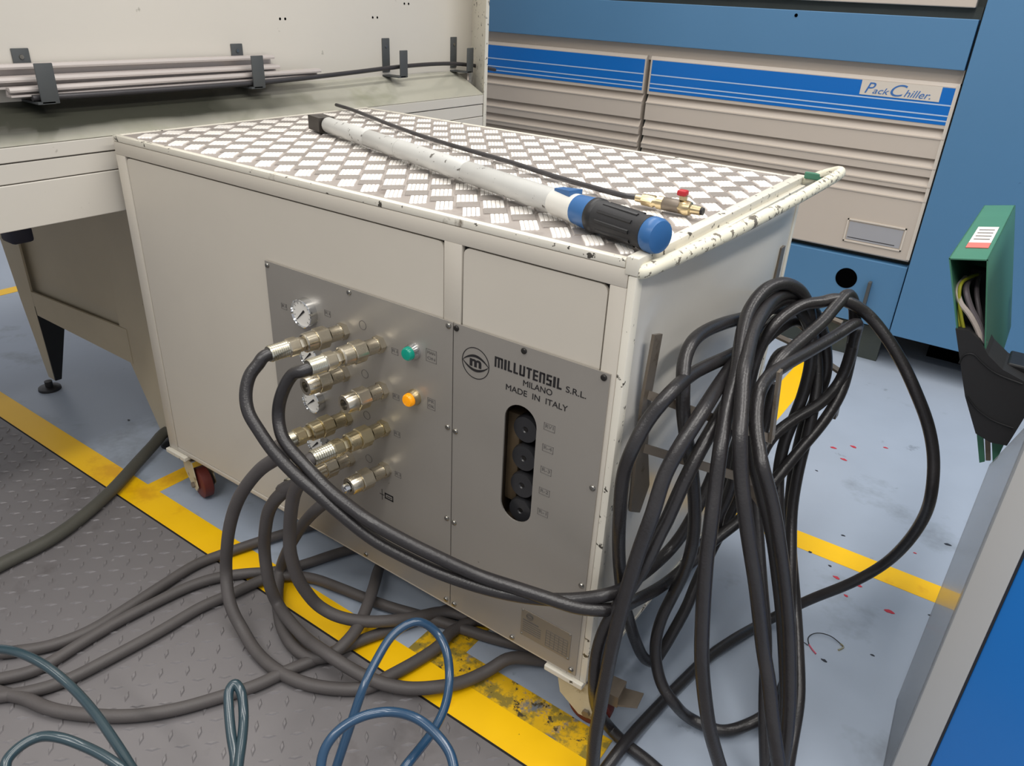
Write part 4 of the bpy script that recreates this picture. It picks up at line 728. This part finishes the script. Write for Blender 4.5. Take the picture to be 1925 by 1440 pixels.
MB().box(1.78, 1.84, .93, 1.02, .60, .86, .004).build('rear_bracket', m_black, gd)
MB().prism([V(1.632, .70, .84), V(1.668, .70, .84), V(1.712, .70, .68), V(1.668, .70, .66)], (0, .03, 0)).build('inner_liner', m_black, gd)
wl_ = 'wires'
for nm, r, m, pts in (
    ('earth_wire', .0028, m_wire_y, [(1.6481,0.6000,0.8580), (1.6390,0.5600,0.8602), (1.6319,0.5200,0.8567), (1.6363,0.5120,0.8364), (1.6502,0.5100,0.8024), (1.6637,0.5100,0.7750)]),
    ('earth_wire', .0022, m_wire_y, [(1.6256,0.5800,0.8343), (1.6387,0.5200,0.8156), (1.6559,0.5100,0.7766)]),
    ('cable_core', .0045, m_wire_w, [(1.6327,0.5800,0.8536), (1.6299,0.5200,0.8468), (1.6411,0.5120,0.8281), (1.6581,0.5100,0.8141), (1.6777,0.5100,0.7907), (1.6928,0.5100,0.7659)]),
    ('cable_core', .0050, m_wire_g, [(1.6399,0.6000,0.8521), (1.6415,0.5300,0.8469), (1.6582,0.5200,0.8207), (1.6784,0.5150,0.7970), (1.6930,0.5100,0.7708)]),
    ('cable_core', .0040, m_wire_g, [(1.6503,0.6200,0.8544), (1.6568,0.5600,0.8378), (1.6723,0.5400,0.8089), (1.6915,0.5300,0.7686)])):
    MB().tube(pts, r, 8).build(nm, m, gd, smooth=True)

# ================================================================== SMALL THINGS ON THE FLOOR
hw = MB().tube([(1.5723,0.5120,0.0020), (1.5649,0.5288,0.0030), (1.5675,0.5437,0.0040), (1.5809,0.5577,0.0060), (1.6050,0.5643,0.0060), (1.6281,0.5581,0.0030)], .0011, 6).build('scrap_wire', m_black, smooth=True, label='short curled black wire scrap with crimped ends on the blue floor', category='wire')
MB().tube([(1.6281,0.5581,0.0030), (1.6362,0.5539,0.0020), (1.6291,0.5367,0.0020)], .002, 6).build('crimp', m_brass, hw)
MB().tube([(1.5723,0.5120,0.0020), (1.5821,0.5021,0.0020), (1.5922,0.4946,0.0020)], .0018, 6).build('crimp', M('pink_crimp', (190, 90, 110), .5), hw)
hw2 = MB().tube([(1.5493,0.5060,0.0020), (1.5595,0.5107,0.0030), (1.5708,0.5089,0.0020)], .001, 6).build('scrap_wire', m_black, smooth=True, label='tiny straight wire scrap beside the curled one, close to the hoses', category='wire')
MB().tube([(1.5598,0.4829,0.0020), (1.5700,0.4679,0.0020)], .0015, 6).build('crimp', m_brass, hw2)
bk_ = MB().lathe((1.3774,0.4680,0.3323), (.5, -.6, .5), [(0, .008), (.004, .011), (.016, .011), (.018, .008), (.03, .008)], 18, hexs=(1, 2)); bk_.build('hose_end_fitting', m_brass, smooth=True, label='small brass hose end fitting caught inside the hanging coil', category='fitting')
